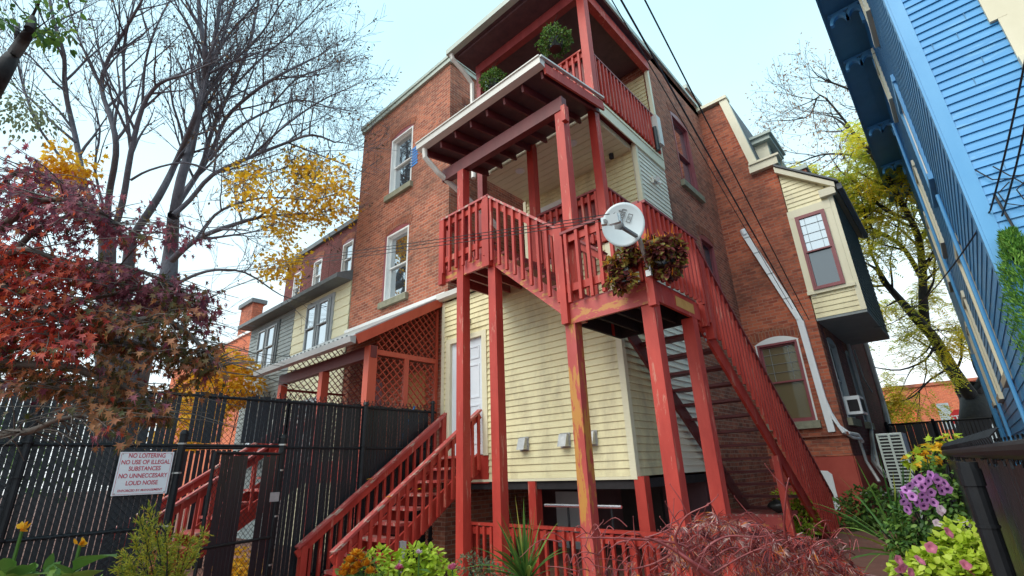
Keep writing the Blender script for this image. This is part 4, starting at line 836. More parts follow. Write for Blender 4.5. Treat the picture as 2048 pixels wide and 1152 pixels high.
# ------------------------------------------------------------------ far side of the street
WH = thing('brick_warehouse', 'low orange brick warehouse with a red garage door across the street', 'building', (-2, 44, 0))
b = MB(); b.box(-16, 6, 42, 50, 0, 5.75); b.build('wall', M['brickorange'], WH)
b = MB(); b.box(-16.1, 6.1, 41.9, 50, 5.753, 5.95); b.build('coping', M['brickdark'], WH)
MB().box(-3.85, -2.45, 41.93, 41.998, .4, 4.65).build('garage_door', M['doorred'], WH)
b = MB(); b.box(-4.0, -2.3, 41.96, 41.999, 4.66, 4.85); b.box(-2.44, -2.3, 41.96, 41.999, .4, 4.66); b.build('door_surround', M['brickdark'], WH)
for (x0, x1, z0, z1) in ((-1.35, -.75, 3.0, 4.6), (.4, 1.6, 1.2, 4.4)): MB().box(x0, x1, 41.95, 41.998, z0, z1).build('window', M['greytrim'], WH)
MB().box(-4.25, -3.95, 41.95, 41.998, 4.9, 5.02).build('nameplate', M['sign'], WH)
q = onY(1923, 836, 28); SS = thing('stop_sign', 'red octagonal stop sign behind the dark tree trunk', 'sign', (q.x, 28, .4))
rr = .38; oc = [(q.x+rr*math.cos(R(22.5+45*i)), 28, q.z+rr*math.sin(R(22.5+45*i))) for i in range(8)]
MB().prism(oc, (0, .01, 0)).build('plate', M['stopred'], SS); MB().tube([(q.x, 28.05, .4), (q.x, 28.05, q.z+.3)], .03, 8).build('post', M['metal'], SS)
text('lettering', 'STOP', .3, M['sign'], Matrix(((1, 0, 0, q.x), (0, 0, -1, 27.99), (0, 1, 0, q.z), (0, 0, 0, 1))), SS)
# ------------------------------------------------------------------ satellite dish
DS = thing('satellite_dish', 'round pale grey satellite dish on a bent mast at the landing corner', 'satellite dish', (-2.3, 4.9, 3.9))
dc = at(1246, 449, 5.30); toc = (CAM-dc).normalized(); dn = (toc+V((-.12, 0, .30))).normalized(); da = V((0, 0, 1)).cross(dn).normalized(); db = dn.cross(da)
b = MB(); rings, seg = 9, 40; rad = .238; vs = [dc-dn*.028]; fs = []
for j in range(1, rings+1):
    rr = rad*j/rings
    for i in range(seg): t = 2*math.pi*i/seg; vs.append(dc+da*rr*math.cos(t)*.97+db*rr*1.05*math.sin(t)+dn*(-.028+.032*(j/rings)**2))
for i in range(seg): fs.append((0, 1+i, 1+(i+1) % seg))
for j in range(rings-1):
    for i in range(seg): o = 1+j*seg; fs.append((o+i, o+seg+i, o+seg+(i+1) % seg, o+(i+1) % seg))
b.mesh(vs, fs); nv = len(vs)
b.mesh([v-dn*.012 for v in vs], [tuple(reversed(f)) for f in fs])
b.mesh([], []); o = 1+(rings-1)*seg
for i in range(seg): b.f.append((o+i, nv+o+i, nv+o+(i+1) % seg, o+(i+1) % seg))
b.build('reflector', M['dishgrey'], DS, True)
lnb = at(1222, 441, 4.92); foot = at(1279, 476, 5.28)
b = MB(); mid = foot.lerp(lnb, .62); b.beam(foot, mid, .035, .03); b.tube([mid, mid.lerp(lnb, .35)], [.03, .055], 6); b.build('feed_arm', M['dishmid'], DS)
b = MB(); ld = (dc-lnb).normalized(); lu = V((0, 0, 1)); b.beam(lnb+ld*.07+V((.03, 0, 0)), lnb-ld*.05+V((.03, 0, 0)), .12, .09); b.beam(lnb-ld*.02-da*.09, lnb-ld*.02+da*.10, .05, .075); b.build('receiver', M['dishgrey'], DS)
b = MB(); b.beam(lnb-ld*.055-da*.06, lnb-ld*.052-da*.02, .004, .04); b.build('receiver_face', M['dishmid'], DS)
m1, m2 = at(1277, 472, 5.34), at(1297, 540, 5.40)
b = MB(); b.tube([m1, m2+V((0, 0, .04))], .024, 10); b.tube([m2+V((.02, 0, .12)), m2+V((.03, -.02, 0)), m2+V((0, 0, -.05))], .012, 6); b.beam(m2+V((-.03, 0, -.04)), m2+V((.03, 0, -.04)), .04, .07); b.tube([m1.lerp(m2, .1), dc-dn*.07], .02, 8); b.build('mast', M['metal'], DS)
def dmat(du, dv, rotdeg, off): 
    c, s_ = math.cos(R(rotdeg)), math.sin(R(rotdeg)); x_ = da*c+db*s_; y_ = db*c-da*s_; p = dc+da*du+db*dv+dn*off
    return Matrix(((x_.x, y_.x, dn.x, p.x), (x_.y, y_.y, dn.y, p.y), (x_.z, y_.z, dn.z, p.z), (0, 0, 0, 1)))
text('lettering', 'dish', .105, M['dishmid'], dmat(-.005, .105, 62, -.008), DS, .001)
b = MB()
for i in range(9):
    t0, t1 = R(60+i*14), R(74+i*14); c_ = dc+da*-.03+db*.12+dn*-.012; b.mesh([c_+(da*math.cos(t)*r_+db*math.sin(t)*r_) for t, r_ in ((t0, .065), (t1, .065), (t1, .052), (t0, .052))], [(0, 1, 2, 3)])
c_ = dc+da*.075+db*.06+dn*-.014; e1_ = da*math.cos(R(62))+db*math.sin(R(62)); e2_ = dn.cross(e1_)
for (a0, a1, b0, b1) in ((-.05, .05, -.025, -.018), (-.05, .05, .018, .025), (-.05, -.043, -.018, .018), (.043, .05, -.018, .018)): b.mesh([c_+e1_*a0+e2_*b0, c_+e1_*a1+e2_*b0, c_+e1_*a1+e2_*b1, c_+e1_*a0+e2_*b1], [(0, 1, 2, 3)])
b.build('emblem', M['dishmid'], DS)
text('lettering', 'HD', .03, M['dishmid'], dmat(.075, .06, 62, -.012), DS, .0006)
# ------------------------------------------------------------------ utility wires
def sagline(p, q, sag, n=16):
    p, q = V(p), V(q); return [p.lerp(q, i/n)-V((0, 0, sag*4*(i/n)*(1-i/n))) for i in range(n+1)]
wl = [((1606, 640), (1245, 0), 12.2, 5.0, .011, 'thick black service wire running over the yard to the brick wing'), ((1618, 640), (1292, 0), 12.2, 5.0, .009, 'outermost black service wire passing right of the brick wall'), ((1585, 618), (1215, -20), 12.2, 5.0, .006, 'thinnest black service wire nearest the red posts')]
for (e0_, e1_, y, d, r_, lab) in wl:
    p = onY(*e0_, y-.08); q = at(*e1_, d); q2 = p.lerp(q, 1.7); tag(MB().tube(sagline(p, q2, .05), r_, 6).build('service_wire', M['wire']), lab, 'wire', 'service wires above the yard')
for i, (a, c, lab) in enumerate((((150, 553), (1219, 428), 'highest of three black cables leading left from the dish'), ((150, 556), (1219, 434), 'middle of three black cables leading left from the dish'), ((150, 562), (1219, 440), 'lowest of three black cables leading left from the dish'))):
    tag(MB().tube(sagline(at(*c, 5.2), at(*a, 24), .25+.02*i, 24), .0055, 5).build('cable', M['wire']), lab, 'cable', 'cables crossing from the dish to the left')
for i, (a, c, lab) in enumerate((((300, 640), (640, 715), 'topmost wire sagging in front of the grey row house'), ((300, 690), (640, 738), 'middle wire sagging in front of the grey row house'), ((300, 715), (600, 745), 'bottom wire sagging in front of the grey row house'))):
    tag(MB().tube(sagline(at(*a, 18), at(*c, 13.5), .35), .011, 5).build('house_wire', M['wire']), lab, 'wire', 'wires by the grey row house')
for i, (a, c, lab) in enumerate((((2062, 60), (1981, 420), 'left black wire hanging down to the blue corner board'), ((2064, 180), (2004, 432), 'right black wire hanging down to the blue wall'))):
    tag(MB().tube(sagline(onY(*c, YB2-.06), at(*a, 3.6), .03), .008, 6).build('drop_wire', M['wire']), lab, 'wire', 'wires on the blue house')
tag(MB().tube(sagline(onY(1980, 422, YB2-.06), at(1700, 640, 15), .6), .008, 5).build('slack_wire', M['wire']), 'slack black wire between the blue house and the cream bay', 'wire')
# ------------------------------------------------------------------ vegetation helpers
def rnd(a=-1, b=1): return random.uniform(a, b)
def rv(s=1): return V((rnd(), rnd(), rnd()))*s
PALM = [(0, 0), (.16, .03), (.42, -.02), (.24, .16), (.50, .34), (.26, .36), (.20, .58), (.10, .52), (.0, .95)]
PALM = PALM+[(-x, y) for x, y in reversed(PALM[1:-1])]
OVAL = [(0, 0), (.22, .25), (.26, .5), (.16, .78), (0, 1), (-.16, .78), (-.26, .5), (-.22, .25)]
DIAM = [(0, 0), (.2, .45), (0, 1), (-.2, .45)]
def leaf(mb, p, d, n, L_, shape=OVAL, wf=1, fold=.15, curl=.2):
    d = d.normalized(); s_ = d.cross(n)
    if s_.length < 1e-4: s_ = d.orthogonal()
    s_.normalize(); n = s_.cross(d)
    mb.poly(*[p+d*(y*L_)+s_*(x*L_*wf)+n*((abs(x)*fold-y*y*curl)*L_) for x, y in shape])
PALM2 = [(0, 0), (.10, .02), (.40, -.10), (.17, .13), (.52, .30), (.17, .30), (.26, .66), (.07, .46), (0, 1.02)]
PALM2 = PALM2+[(-x, y) for x, y in reversed(PALM2[1:-1])]
class Tree:
    def __init__(s, seed): s.r = random.Random(seed); s.wood = MB(); s.fine = MB(); s.tips = []
    def branch(s, p, d, L_, r_, lev, maxlev, k=dict()):
        rr = s.r; n = max(3, int(3+L_/k.get('seg', .8)) if lev < maxlev else 3); pts = [p]; rad = [r_]; q = p.copy(); d = d.normalized(); wob = k.get('wob', .16)
        for i in range(n):
            d = (d+V((rr.uniform(-1, 1), rr.uniform(-1, 1), rr.uniform(-1, 1)))*wob+V((0, 0, k.get('up', .05)))).normalized(); q = q+d*(L_/n); pts.append(q); rad.append(max(k.get('rmin', .004), r_*(1-(i+1)/n*.8)))
        (s.wood if lev < 2 else s.fine).tube(pts, rad, 7 if lev == 0 else 5 if lev == 1 else 3, False)
        s.kids(pts, rad, lev, maxlev, k); s.tips.append((pts[-1], d))
        if lev >= maxlev-1:
            for i in range(1, n): s.tips.append((pts[i], d))
    def kids(s, pts, rad, lev, maxlev, k, start=.2, dens=None):
        if lev >= maxlev: return
        rr = s.r; tot = sum((b-a).length for a, b in zip(pts, pts[1:])); cnt = max(2, int(tot*(dens or k['dens'][lev])))
        for i in range(cnt):
            t = start+(1-start)*(i+rr.random())/cnt; f = t*(len(pts)-1); j = min(int(f), len(pts)-2); p = pts[j].lerp(pts[j+1], f-j); ax = (pts[j+1]-pts[j]).normalized()
            o = V((rr.uniform(-1, 1), rr.uniform(-1, 1), rr.uniform(-1, 1))); o = (o-ax*o.dot(ax)).normalized(); a = rr.uniform(.45, .95)
            d = ax*math.cos(a)+o*math.sin(a)+V((0, 0, k.get('lift', .15)))
            L_ = k['len'][lev]*rr.uniform(.6, 1.25)*(1.15-.6*t); r_ = max(k.get('rmin', .004), min(rad[j]*.6, k['rad'][lev]))
            s.branch(p, d, L_, r_, lev+1, maxlev, k)
def limb(tree, px, dep, r0_, r1_, n=7, jit=.25):
    pts = [at(x, y, dep+tree.r.uniform(-jit, jit)+i*(tree.r.uniform(-.25, .25))) for i, (x, y) in enumerate(px)]
    # smooth
    out = []
    for i in range(len(pts)-1):
        p0, p1, p2, p3 = pts[max(0, i-1)], pts[i], pts[i+1], pts[min(len(pts)-1, i+2)]
        for t in (0, .33, .67): out.append(((p1*2)+(p2-p0)*t+(p0*2-p1*5+p2*4-p3)*t*t+(p1*3-p0-p2*3+p3)*t*t*t)*.5)
    out.append(pts[-1]); m_ = len(out)-1
    rad = [r0_+(r1_-r0_)*i/m_ for i in range(m_+1)]; tree.wood.tube(out, rad, n, False); return out, rad
def scatter_leaves(mb, tips, n, L_, rr, shape=OVAL, spread=.15, droop=.4, wf=1):
    for i in range(n):
        p, d = rr.choice(tips); v = V((rr.uniform(-1, 1), rr.uniform(-1, 1), rr.uniform(-1, 1)))
        leaf(mb, p+v*spread, (d*.4+v+V((0, 0, -droop))), V((rr.uniform(-1, 1), rr.uniform(-1, 1), 1)), L_*rr.uniform(.7, 1.3), shape, wf)
LM = dict(
 yellow=leafmat('golden_leaves', [(.1, (.62, .30, .015)), (.5, (.84, .48, .02)), (.9, (.92, .64, .06))], .55),
 tanleaf=leafmat('pale_tan_leaves', [(.1, (.30, .17, .12)), (.9, (.55, .38, .26))], .5),
 brownsparse=leafmat('dry_brown_leaves', [(.1, (.05, .035, .025)), (.6, (.13, .075, .04)), (.95, (.26, .15, .06))], .3),
 locust=leafmat('yellow_green_leaves', [(.02, (.34, .44, .08)), (.35, (.62, .64, .09)), (.65, (.88, .74, .07)), (.97, (.94, .66, .07))], .62, zones=.45),
 evergreen=leafmat('evergreen_sprays', [(.1, (.05, .16, .02)), (.5, (.12, .30, .04)), (.95, (.26, .46, .08))], .3),
 green=leafmat('green_leaves', [(.1, (.035, .09, .02)), (.5, (.09, .20, .035)), (.95, (.22, .34, .06))], .35),
 palegreen=leafmat('grey_green_leaves', [(.1, (.10, .14, .08)), (.9, (.24, .28, .15))], .4),
 maplepurple=leafmat('purple_maple_leaves', [(.05, (.11, .032, .055)), (.5, (.29, .075, .11)), (.95, (.50, .17, .20))], .5),
 maplered=leafmat('red_maple_leaves', [(.05, (.24, .028, .025)), (.5, (.54, .06, .045)), (.9, (.70, .14, .05)), (.99, (.80, .32, .03))], .5),
 maplebronze=leafmat('bronze_green_maple_leaves', [(.05, (.07, .075, .02)), (.35, (.15, .10, .035)), (.65, (.36, .12, .06)), (.95, (.50, .24, .10))], .48),
 lace=leafmat('lace_maple_leaves', [(.03, (.05, .014, .022)), (.28, (.16, .04, .05)), (.46, (.50, .06, .035)), (.6, (.20, .08, .09)), (.76, (.66, .44, .40)), (.88, (.66, .20, .03))], .3, zones=9),
 lime=leafmat('lime_leaves', [(.1, (.28, .40, .02)), (.5, (.46, .58, .04)), (.95, (.60, .68, .12))], .4),
 coleus=leafmat('maroon_foliage', [(.05, (.04, .012, .016)), (.3, (.14, .03, .035)), (.5, (.26, .06, .05)), (.66, (.22, .22, .05)), (.82, (.46, .34, .07)), (.97, (.66, .30, .05))], .4, zones=9),
 goldconifer=leafmat('gold_conifer_needles', [(.1, (.16, .22, .03)), (.5, (.38, .40, .04)), (.95, (.58, .44, .06))], .35),
 spike=leafmat('spike_blades', [(.1, (.04, .11, .02)), (.6, (.14, .26, .04)), (.95, (.46, .38, .08))], .3),
 petal_purple=leafmat('purple_petals', [(.1, (.58, .15, .60)), (.9, (.86, .46, .84))], .35),
 petal_pink=leafmat('pink_petals', [(.1, (.62, .07, .20)), (.9, (.80, .34, .46))], .35),
 petal_gold=leafmat('gold_petals', [(.1, (.66, .20, .01)), (.6, (.82, .40, .02)), (.95, (.90, .58, .06))], .35),
 petal_dark=leafmat('dark_throat', [(.1, (.07, .01, .10)), (.9, (.12, .02, .16))], .1),
 petal_pale=leafmat('pale_petals', [(.1, (.68, .44, .58)), (.9, (.86, .78, .82))], .35),
)
# ------------------------------------------------------------------ large bare trees, left
KB = dict(dens=(2.0, 3.6, 5.2), len=(2.6, 1.35, .66), rad=(.042, .016, .008), seg=.55, wob=.15, up=.05, lift=.22, rmin=.0046)
def big_tree(seed, name, lab, trunk, limbs, d, K, maxlev=3):
    T = Tree(seed); allp = []
    for px, dd, r0_, r1_ in trunk: limb(T, px, dd, r0_, r1_, 10, .05)
    for px, dd, r0_, r1_, dn_ in limbs:
        r0_ *= .54; r1_ *= .6; pts, rad = limb(T, px, dd, r0_, r1_, 7, .2); T.kids(pts, rad, 0, maxlev, K, .3, dn_*.82)
        T.branch(pts[-1], pts[-1]-pts[-2], 1.6, r1_, 1, maxlev, K)
    base = at(*trunk[0][0][0], trunk[0][1]); base.z = 0
    o = thing(name, lab, 'tree', base); T.wood.build('trunk', M['bark'], o, True); T.fine.build('twigs', M['bark'], o)
    return o, T
d1, d2 = 14, 13
LS_ = .62
oB, TB = big_tree(11, 'bare_tree', 'tall nearly bare tree with a broad twiggy crown beside the grey row house', [([(225, 960), (262, 800), (298, 646), (332, 572), (342, 500), (347, 430)], d1, .38, .145)],
 [([(347, 440), (362, 360), (388, 270), (405, 190), (412, 120), (400, 40), (395, -40)], d1, .26, .07, 2.2),
  ([(345, 480), (352, 420), (375, 380), (420, 310), (450, 240), (500, 190), (560, 150), (610, 125)], d1+.6, .17, .05, 2.4),
  ([(347, 430), (380, 400), (425, 350), (500, 315), (575, 285), (625, 270), (670, 285)], d1-.6, .13, .04, 2.2),
  ([(345, 520), (365, 500), (400, 475), (450, 455), (520, 435), (590, 428)], d1-1.0, .17, .05, 1.8),
  ([(395, 475), (430, 430), (480, 405), (540, 395), (620, 400)], d1-1.2, .08, .03, 2.2),
  ([(355, 400), (400, 340), (425, 260), (470, 160), (500, 80), (520, -10)], d1+.9, .15, .05, 2.4),
  ([(360, 370), (385, 300), (410, 170), (440, 90), (470, 0)], d1+.2, .14, .05, 2.4),
  ([(420, 320), (470, 260), (540, 220), (600, 200), (660, 215)], d1+.3, .08, .03, 2.6),
  ([(350, 570), (385, 552), (430, 540), (490, 545), (545, 580)], d1-1.4, .09, .03, 1.6),
  ([(405, 200), (460, 130), (520, 70), (560, 10)], d1-.4, .08, .03, 2.6), ([(500, 315), (560, 260), (620, 215), (665, 190)], d1-.2, .06, .03, 2.6), ([(412, 160), (450, 80), (500, 20), (540, -40)], d1+.1, .07, .03, 2.6), ([(540, 215), (590, 160), (635, 140)], d1+.5, .05, .03, 2.6), ([(575, 285), (640, 310), (690, 330)], d1-.3, .05, .02, 2.4),
  ([(470, 170), (530, 110), (580, 70), (610, 40)], d1+.8, .06, .03, 2.6),
  ([(340, 540), (310, 590), (360, 640), (400, 610)], d1-.8, .05, .02, 1.2)], d1, KB)
rr = random.Random(2); b = MB(); scatter_leaves(b, TB.tips, 3600, .085, rr, DIAM, .08, .5, 1.3); b.build('dry_leaves', LM['brownsparse'], oB)
ty = [t for t in TB.tips if 0 < 1]
def px_of(p):
    v = p-CAM; z = v.dot(fw); return 1024+FPX*v.dot(rt)/z, 576-FPX*v.dot(up)/z
b = MB()
yt = [(p, d) for p, d in TB.tips if any((px_of(p)[0]-cx)**2+(px_of(p)[1]-cy)**2 < 42**2 for cx, cy in ((600, 350), (640, 380), (665, 410), (620, 430), (500, 378), (560, 540), (585, 520), (655, 370), (560, 425)))]
for i in range(30):
    c = rr.choice([(600, 350), (640, 380), (670, 410), (620, 430), (560, 400), (500, 378), (560, 540), (585, 520), (655, 360), (680, 430), (600, 400)]); yt.append((at(c[0]+rr.gauss(0, 24), c[1]+rr.gauss(0, 17), d1-rr.uniform(.3, 1.8)), V((rr.uniform(-1, 1), rr.uniform(-1, 1), -.3))))
scatter_leaves(b, yt, 2900, .125, rr, PALM, .24, .5)
b.build('yellow_leaves', LM['yellow'], oB)
b = MB()
for p, d in yt[:40]:
    q = p+V((rr.uniform(-.6, .6), rr.uniform(-.6, .6), rr.uniform(-.2, .5))); b.tube([p, q, q+V((-.5, .2, .25))], [.008, .014, .02], 4, False)
b.build('leafy_twigs', M['bark'], oB)['kind'] = 'stuff'
oA, TA = big_tree(23, 'bare_tree', 'bare many stemmed tree rising behind the red maple at the left', [([(205, 940), (208, 800), (212, 640), (215, 475)], d2, .24, .18), ([(240, 800), (246, 640), (262, 480)], d2+.8, .18, .14)],
 [([(215, 478), (192, 420), (170, 375), (152, 280), (130, 180), (128, 110), (108, 45), (95, -30)], d2, .17, .05, 2.0),
  ([(215, 475), (217, 400), (232, 310), (226, 250), (203, 175), (218, 115), (250, 60), (276, 15)], d2+.3, .17, .05, 2.0),
  ([(222, 475), (245, 405), (262, 305), (285, 215), (318, 168), (362, 152)], d2-.2, .16, .05, 2.0),
  ([(262, 300), (250, 190), (248, 95), (262, 30), (276, -20)], d2+.2, .09, .03, 2.2),
  ([(262, 478), (318, 392), (352, 325), (388, 240), (410, 165), (430, 70), (445, -20)], d2+.8, .20, .06, 2.0),
  ([(152, 285), (100, 240), (70, 205), (20, 165)], d2-.3, .07, .025, 2.0),
  ([(170, 375), (110, 300), (70, 240), (40, 150), (30, 80)], d2-.4, .07, .025, 2.0),
  ([(205, 180), (172, 110), (150, 55), (135, 0)], d2+.5, .07, .025, 2.2), ([(262, 360), (300, 340), (370, 325), (430, 345)], d2-.5, .06, .03, 1.5),
  ([(285, 215), (290, 130), (310, 60), (340, 0)], d2+.4, .07, .03, 2.2), ([(215, 440), (190, 340), (200, 260), (180, 190)], d2+.5, .07, .03, 2.)], d2, dict(KB, dens=(1.5, 2.3, 3.2)))
b = MB(); scatter_leaves(b, TA.tips, 900, .09, rr, DIAM, .1, .5, 1.3); b.build('dry_leaves', LM['brownsparse'], oA)
b = MB(); scatter_leaves(b, [(at(rr.uniform(0, 90), rr.uniform(185, 255), d2-1.5), V((0, 0, -1))) for i in range(50)], 420, .10, rr, OVAL, .35, .6); b.build('green_leaves', LM['palegreen'], oA)
b = MB(); scatter_leaves(b, [(at(130+rr.gauss(0, 22), 345+rr.gauss(0, 26), d2-1), V((0, 0, -1))) for i in range(40)], 650, .14, rr, PALM, .25, .6); b.build('yellow_leaves', LM['yellow'], oA)
# near limb at the upper left
T = Tree(5); o = thing('leaning_tree', 'dark leaning limb with a few green leaves at the upper left edge', 'tree', (at(-60, 400, 6).x, at(-60, 400, 6).y, 0))
pts, rad = limb(T, [(-260, 900), (-180, 500), (-60, 260), (0, 150), (30, 105), (52, 72), (66, 36)], 6, .16, .03, 8, .02); p2, r2 = limb(T, [(40, 92), (34, 66), (37, 48)], 6, .035, .02, 6, .01); p3, r3 = limb(T, [(52, 72), (62, 40), (80, 0)], 6, .025, .012, 6, .01)
T.kids(p3, r3, 1, 3, dict(dens=(2, 3.5, 4), len=(1, .7, .4), rad=(.02, .008, .005), rmin=.003), .1)
T.kids(pts[-6:], rad[-6:], 1, 3, dict(dens=(2, 2.5, 4), len=(1, .6, .35), rad=(.02, .008, .005), rmin=.003), .1)
T.wood.build('trunk', M['bark2'], o, True); T.fine.build('twigs', M['bark2'], o); b = MB(); scatter_leaves(b, T.tips, 220, .085, rr, OVAL, .10, .6); b.build('leaves', LM['green'], o)
# ------------------------------------------------------------------ honey locust on the right
dl = 17.6
KL = dict(dens=(1.4, 2.3, 2.9), len=(2.5, 1.4, .85), rad=(.05, .02, .009), seg=.6, wob=.2, up=.02, lift=.05, rmin=.006)
T = Tree(31)
limb(T, [(1925, 985), (1935, 900), (1950, 840), (1948, 800), (1935, 775)], dl, .47, .40, 12, .02)
L_ = [([(1940, 790), (1905, 740), (1870, 680), (1835, 640), (1800, 600), (1765, 560)], dl, .26, .10, 1.2), ([(1850, 655), (1846, 600), (1845, 540), (1835, 470), (1800, 400), (1760, 330), (1700, 260)], dl, .17, .06, 1.8),
      ([(1955, 790), (1975, 745), (1990, 690), (2010, 600), (2000, 480)], dl+.4, .24, .1, 1.0), ([(1845, 560), (1810, 500), (1770, 470), (1700, 440), (1650, 430)], dl+1, .1, .03, 1.8),
      ([(1840, 480), (1870, 420), (1850, 330), (1800, 250), (1720, 190), (1650, 160)], dl+.6, .10, .03, 1.8), ([(1760, 330), (1700, 310), (1640, 310), (1590, 330)], dl+.8, .06, .02, 2.2), ([(1800, 600), (1770, 560), (1740, 500), (1730, 430)], dl-.5, .08, .03, 1.6), ([(1735, 300), (1680, 230), (1640, 190), (1620, 230), (1585, 240)], dl+1.2, .05, .02, 2.2),
      ([(1870, 690), (1850, 720), (1800, 740), (1750, 735)], dl-.6, .05, .02, 1.6), ([(1900, 735), (1860, 760), (1830, 790), (1810, 800)], dl-.8, .04, .02, 1.6), ([(1820, 440), (1770, 420), (1730, 380), (1690, 350)], dl-.3, .07, .03, 2.0)]
for px, dd, a, c, dn_ in L_:
    a *= .95; c *= .9; pts, rad = limb(T, px, dd, a, c, 7, .15); T.kids(pts, rad, 0, 3, KL, .15, dn_); T.branch(pts[-1], pts[-1]-pts[-2], 1.2, c, 1, 3, KL)
bs = at(1925, 985, dl); o = thing('honey_locust', 'forked tree with yellow and green leaves between the brick and blue houses', 'tree', (bs.x, bs.y, .3))
T.wood.build('trunk', M['bark2'], o, True); T.fine.build('twigs', M['maplebark'], o)
LT = [t for t in T.tips]; b = MB(); g_ = []
for p, d in LT:
    x, y = px_of(p)
    if y > 330 or (x > 1690 and y > 240): g_.append((p, d))
def pinnate(mb, p, d, rr):
    d = (d*.5+V((rr.uniform(-1, 1), rr.uniform(-1, 1), rr.uniform(-.9, .3)))).normalized(); s_ = d.cross(V((0, 0, 1))).normalized() if abs(d.z) < .95 else V((1, 0, 0)); L_ = rr.uniform(.2, .36); n = V((rr.uniform(-.4, .4), rr.uniform(-.4, .4), 1))
    for i in range(5):
        q = p+d*L_*(i+.6)/5+V((0, 0, -.10*((i/5)**2)*L_*4)); 
        for sg in (1, -1): leaf(mb, q, s_*sg+d*.5, n, .10, DIAM, 1.2)
for i in range(9000):
    p, d = rr.choice(g_); pinnate(b, p+V((rr.uniform(-.15, .15), rr.uniform(-.15, .15), rr.uniform(-.25, .1))), d, rr)
b.build('leaves', LM['locust'], o)
b = MB(); rest = [t for t in LT if px_of(t[0])[1] <= 380]; scatter_leaves(b, rest, 2600, .11, rr, DIAM, .25, .7, 1.1); b.build('dry_leaves', LM['tanleaf'], o)
# yellow shrub tree in front of the orange building, gap-filler greenery beyond the left fence
def bushy(name, lab, cat, blobs, n, leafm, L_, shape=OVAL, stem='bark2', group=None, rad=.3, base=None, wf=1, droop=.3):
    b = MB(); c0 = blobs[0][0]; z0 = gz(c0.x, c0.y); bp = V((c0.x, c0.y, z0)) if base is None else base; o = thing(name, lab, cat, bp, group); st = MB()
    for c, r_ in blobs:
        st.tube([bp, bp.lerp(c, .5)+rv(.04), c], [.02+.01*r_, .014, .005], 5, False)
        for k_ in range(4): st.tube([bp.lerp(c, rnd(.4, .9)), c+rv(r_*.8)], [.008, .003], 4, False)
    tot = sum(r_**2 for c, r_ in blobs)
    for c, r_ in blobs:
        for i in range(int(n*r_*r_/tot)):
            v = rv(1)
            while v.length > 1 or v.length < .05: v = rv(1)
            v = v.normalized()*(v.length**.45); p = c+V((v.x, v.y, v.z*.9))*r_; leaf(b, p, v+rv(.8)+V((0, 0, -droop)), v+V((0, 0, .8))+rv(.4), L_*rnd(.65, 1.25), shape, wf)
    st.build('stem', M[stem], o); b.build('foliage', LM[leafm], o); return o
bushy('yellow_tree', 'small golden leaved tree in front of the orange brick building', 'tree', [(at(460, 760, 15), .9), (at(430, 780, 15), .9), (at(488, 778, 15), .6), (at(400, 800, 15), .9), (at(455, 725, 15), .5)], 2600, 'yellow', .16, PALM)
bushy('green_shrub', 'loose green shrub showing through the gaps of the tall black fence', 'shrub', [(at(20, 830, 12), 1.3), (at(60, 880, 12), 1.2), (at(110, 920, 12), 1.0)], 1500, 'green', .13)
bushy('yellow_bush', 'yellow bush under the far end of the tall black fence', 'bush', [(at(350, 850, 13), 1.0), (at(400, 840, 13), .7)], 1100, 'yellow', .14, PALM)
# ------------------------------------------------------------------ red japanese maple, left foreground
mt = thing('japanese_maple', 'japanese maple with purple red and bronze leaves overhanging the sign', 'tree', (at(-200, 1000, 3).x, at(-200, 1000, 3).y, 0))
rr = random.Random(77); parts = dict(maplepurple=MB(), maplered=MB(), maplebronze=MB()); wd = MB()
def curve(pts):
    out = []
    for i in range(len(pts)-1):
        p0, p1, p2, p3 = pts[max(0, i-1)], pts[i], pts[i+1], pts[min(len(pts)-1, i+2)]
        for t in (0, .25, .5, .75): out.append(((p1*2)+(p2-p0)*t+(p0*2-p1*5+p2*4-p3)*t*t+(p1*3-p0-p2*3+p3)*t*t*t)*.5)
    out.append(pts[-1]); return out
boughs = [([(-220, 900), (-60, 640), (60, 470), (180, 430), (280, 470)], 3.0, 'maplepurple'), ([(-200, 850), (-80, 560), (0, 380), (60, 340), (140, 380)], 3.2, 'maplepurple'), ([(-220, 900), (-40, 640), (80, 540), (240, 530), (380, 590)], 2.9, 'mix'),
          ([(-230, 950), (-40, 720), (90, 620), (220, 590), (330, 560)], 2.8, 'mix'), ([(-240, 950), (-60, 740), (60, 690), (200, 680), (330, 700), (420, 740)], 2.7, 'maplebronze'), ([(-200, 800), (-40, 560), (40, 500), (110, 520), (180, 560)], 2.7, 'maplered'),
          ([(-240, 1000), (-20, 878), (60, 862), (120, 838), (200, 825)], 2.55, 'maplebronze'), ([(-230, 900), (-30, 600), (50, 590), (120, 640), (180, 660)], 2.6, 'maplered'), ([(-60, 740), (100, 730), (220, 760), (290, 800), (310, 835)], 2.6, 'maplebronze'), ([(60, 690), (230, 650), (330, 640), (400, 690), (430, 730)], 2.75, 'maplebronze'), ([(-100, 560), (20, 440), (90, 400), (170, 410), (240, 450)], 2.9, 'maplepurple'),
          ([(120, 640), (230, 610), (320, 600), (370, 610), (395, 640)], 3.1, 'maplepurple'), ([(-150, 760), (0, 720), (90, 760), (170, 790), (240, 800)], 2.7, 'maplebronze'), ([(-150, 640), (-20, 640), (60, 650), (130, 690)], 2.6, 'maplered')]
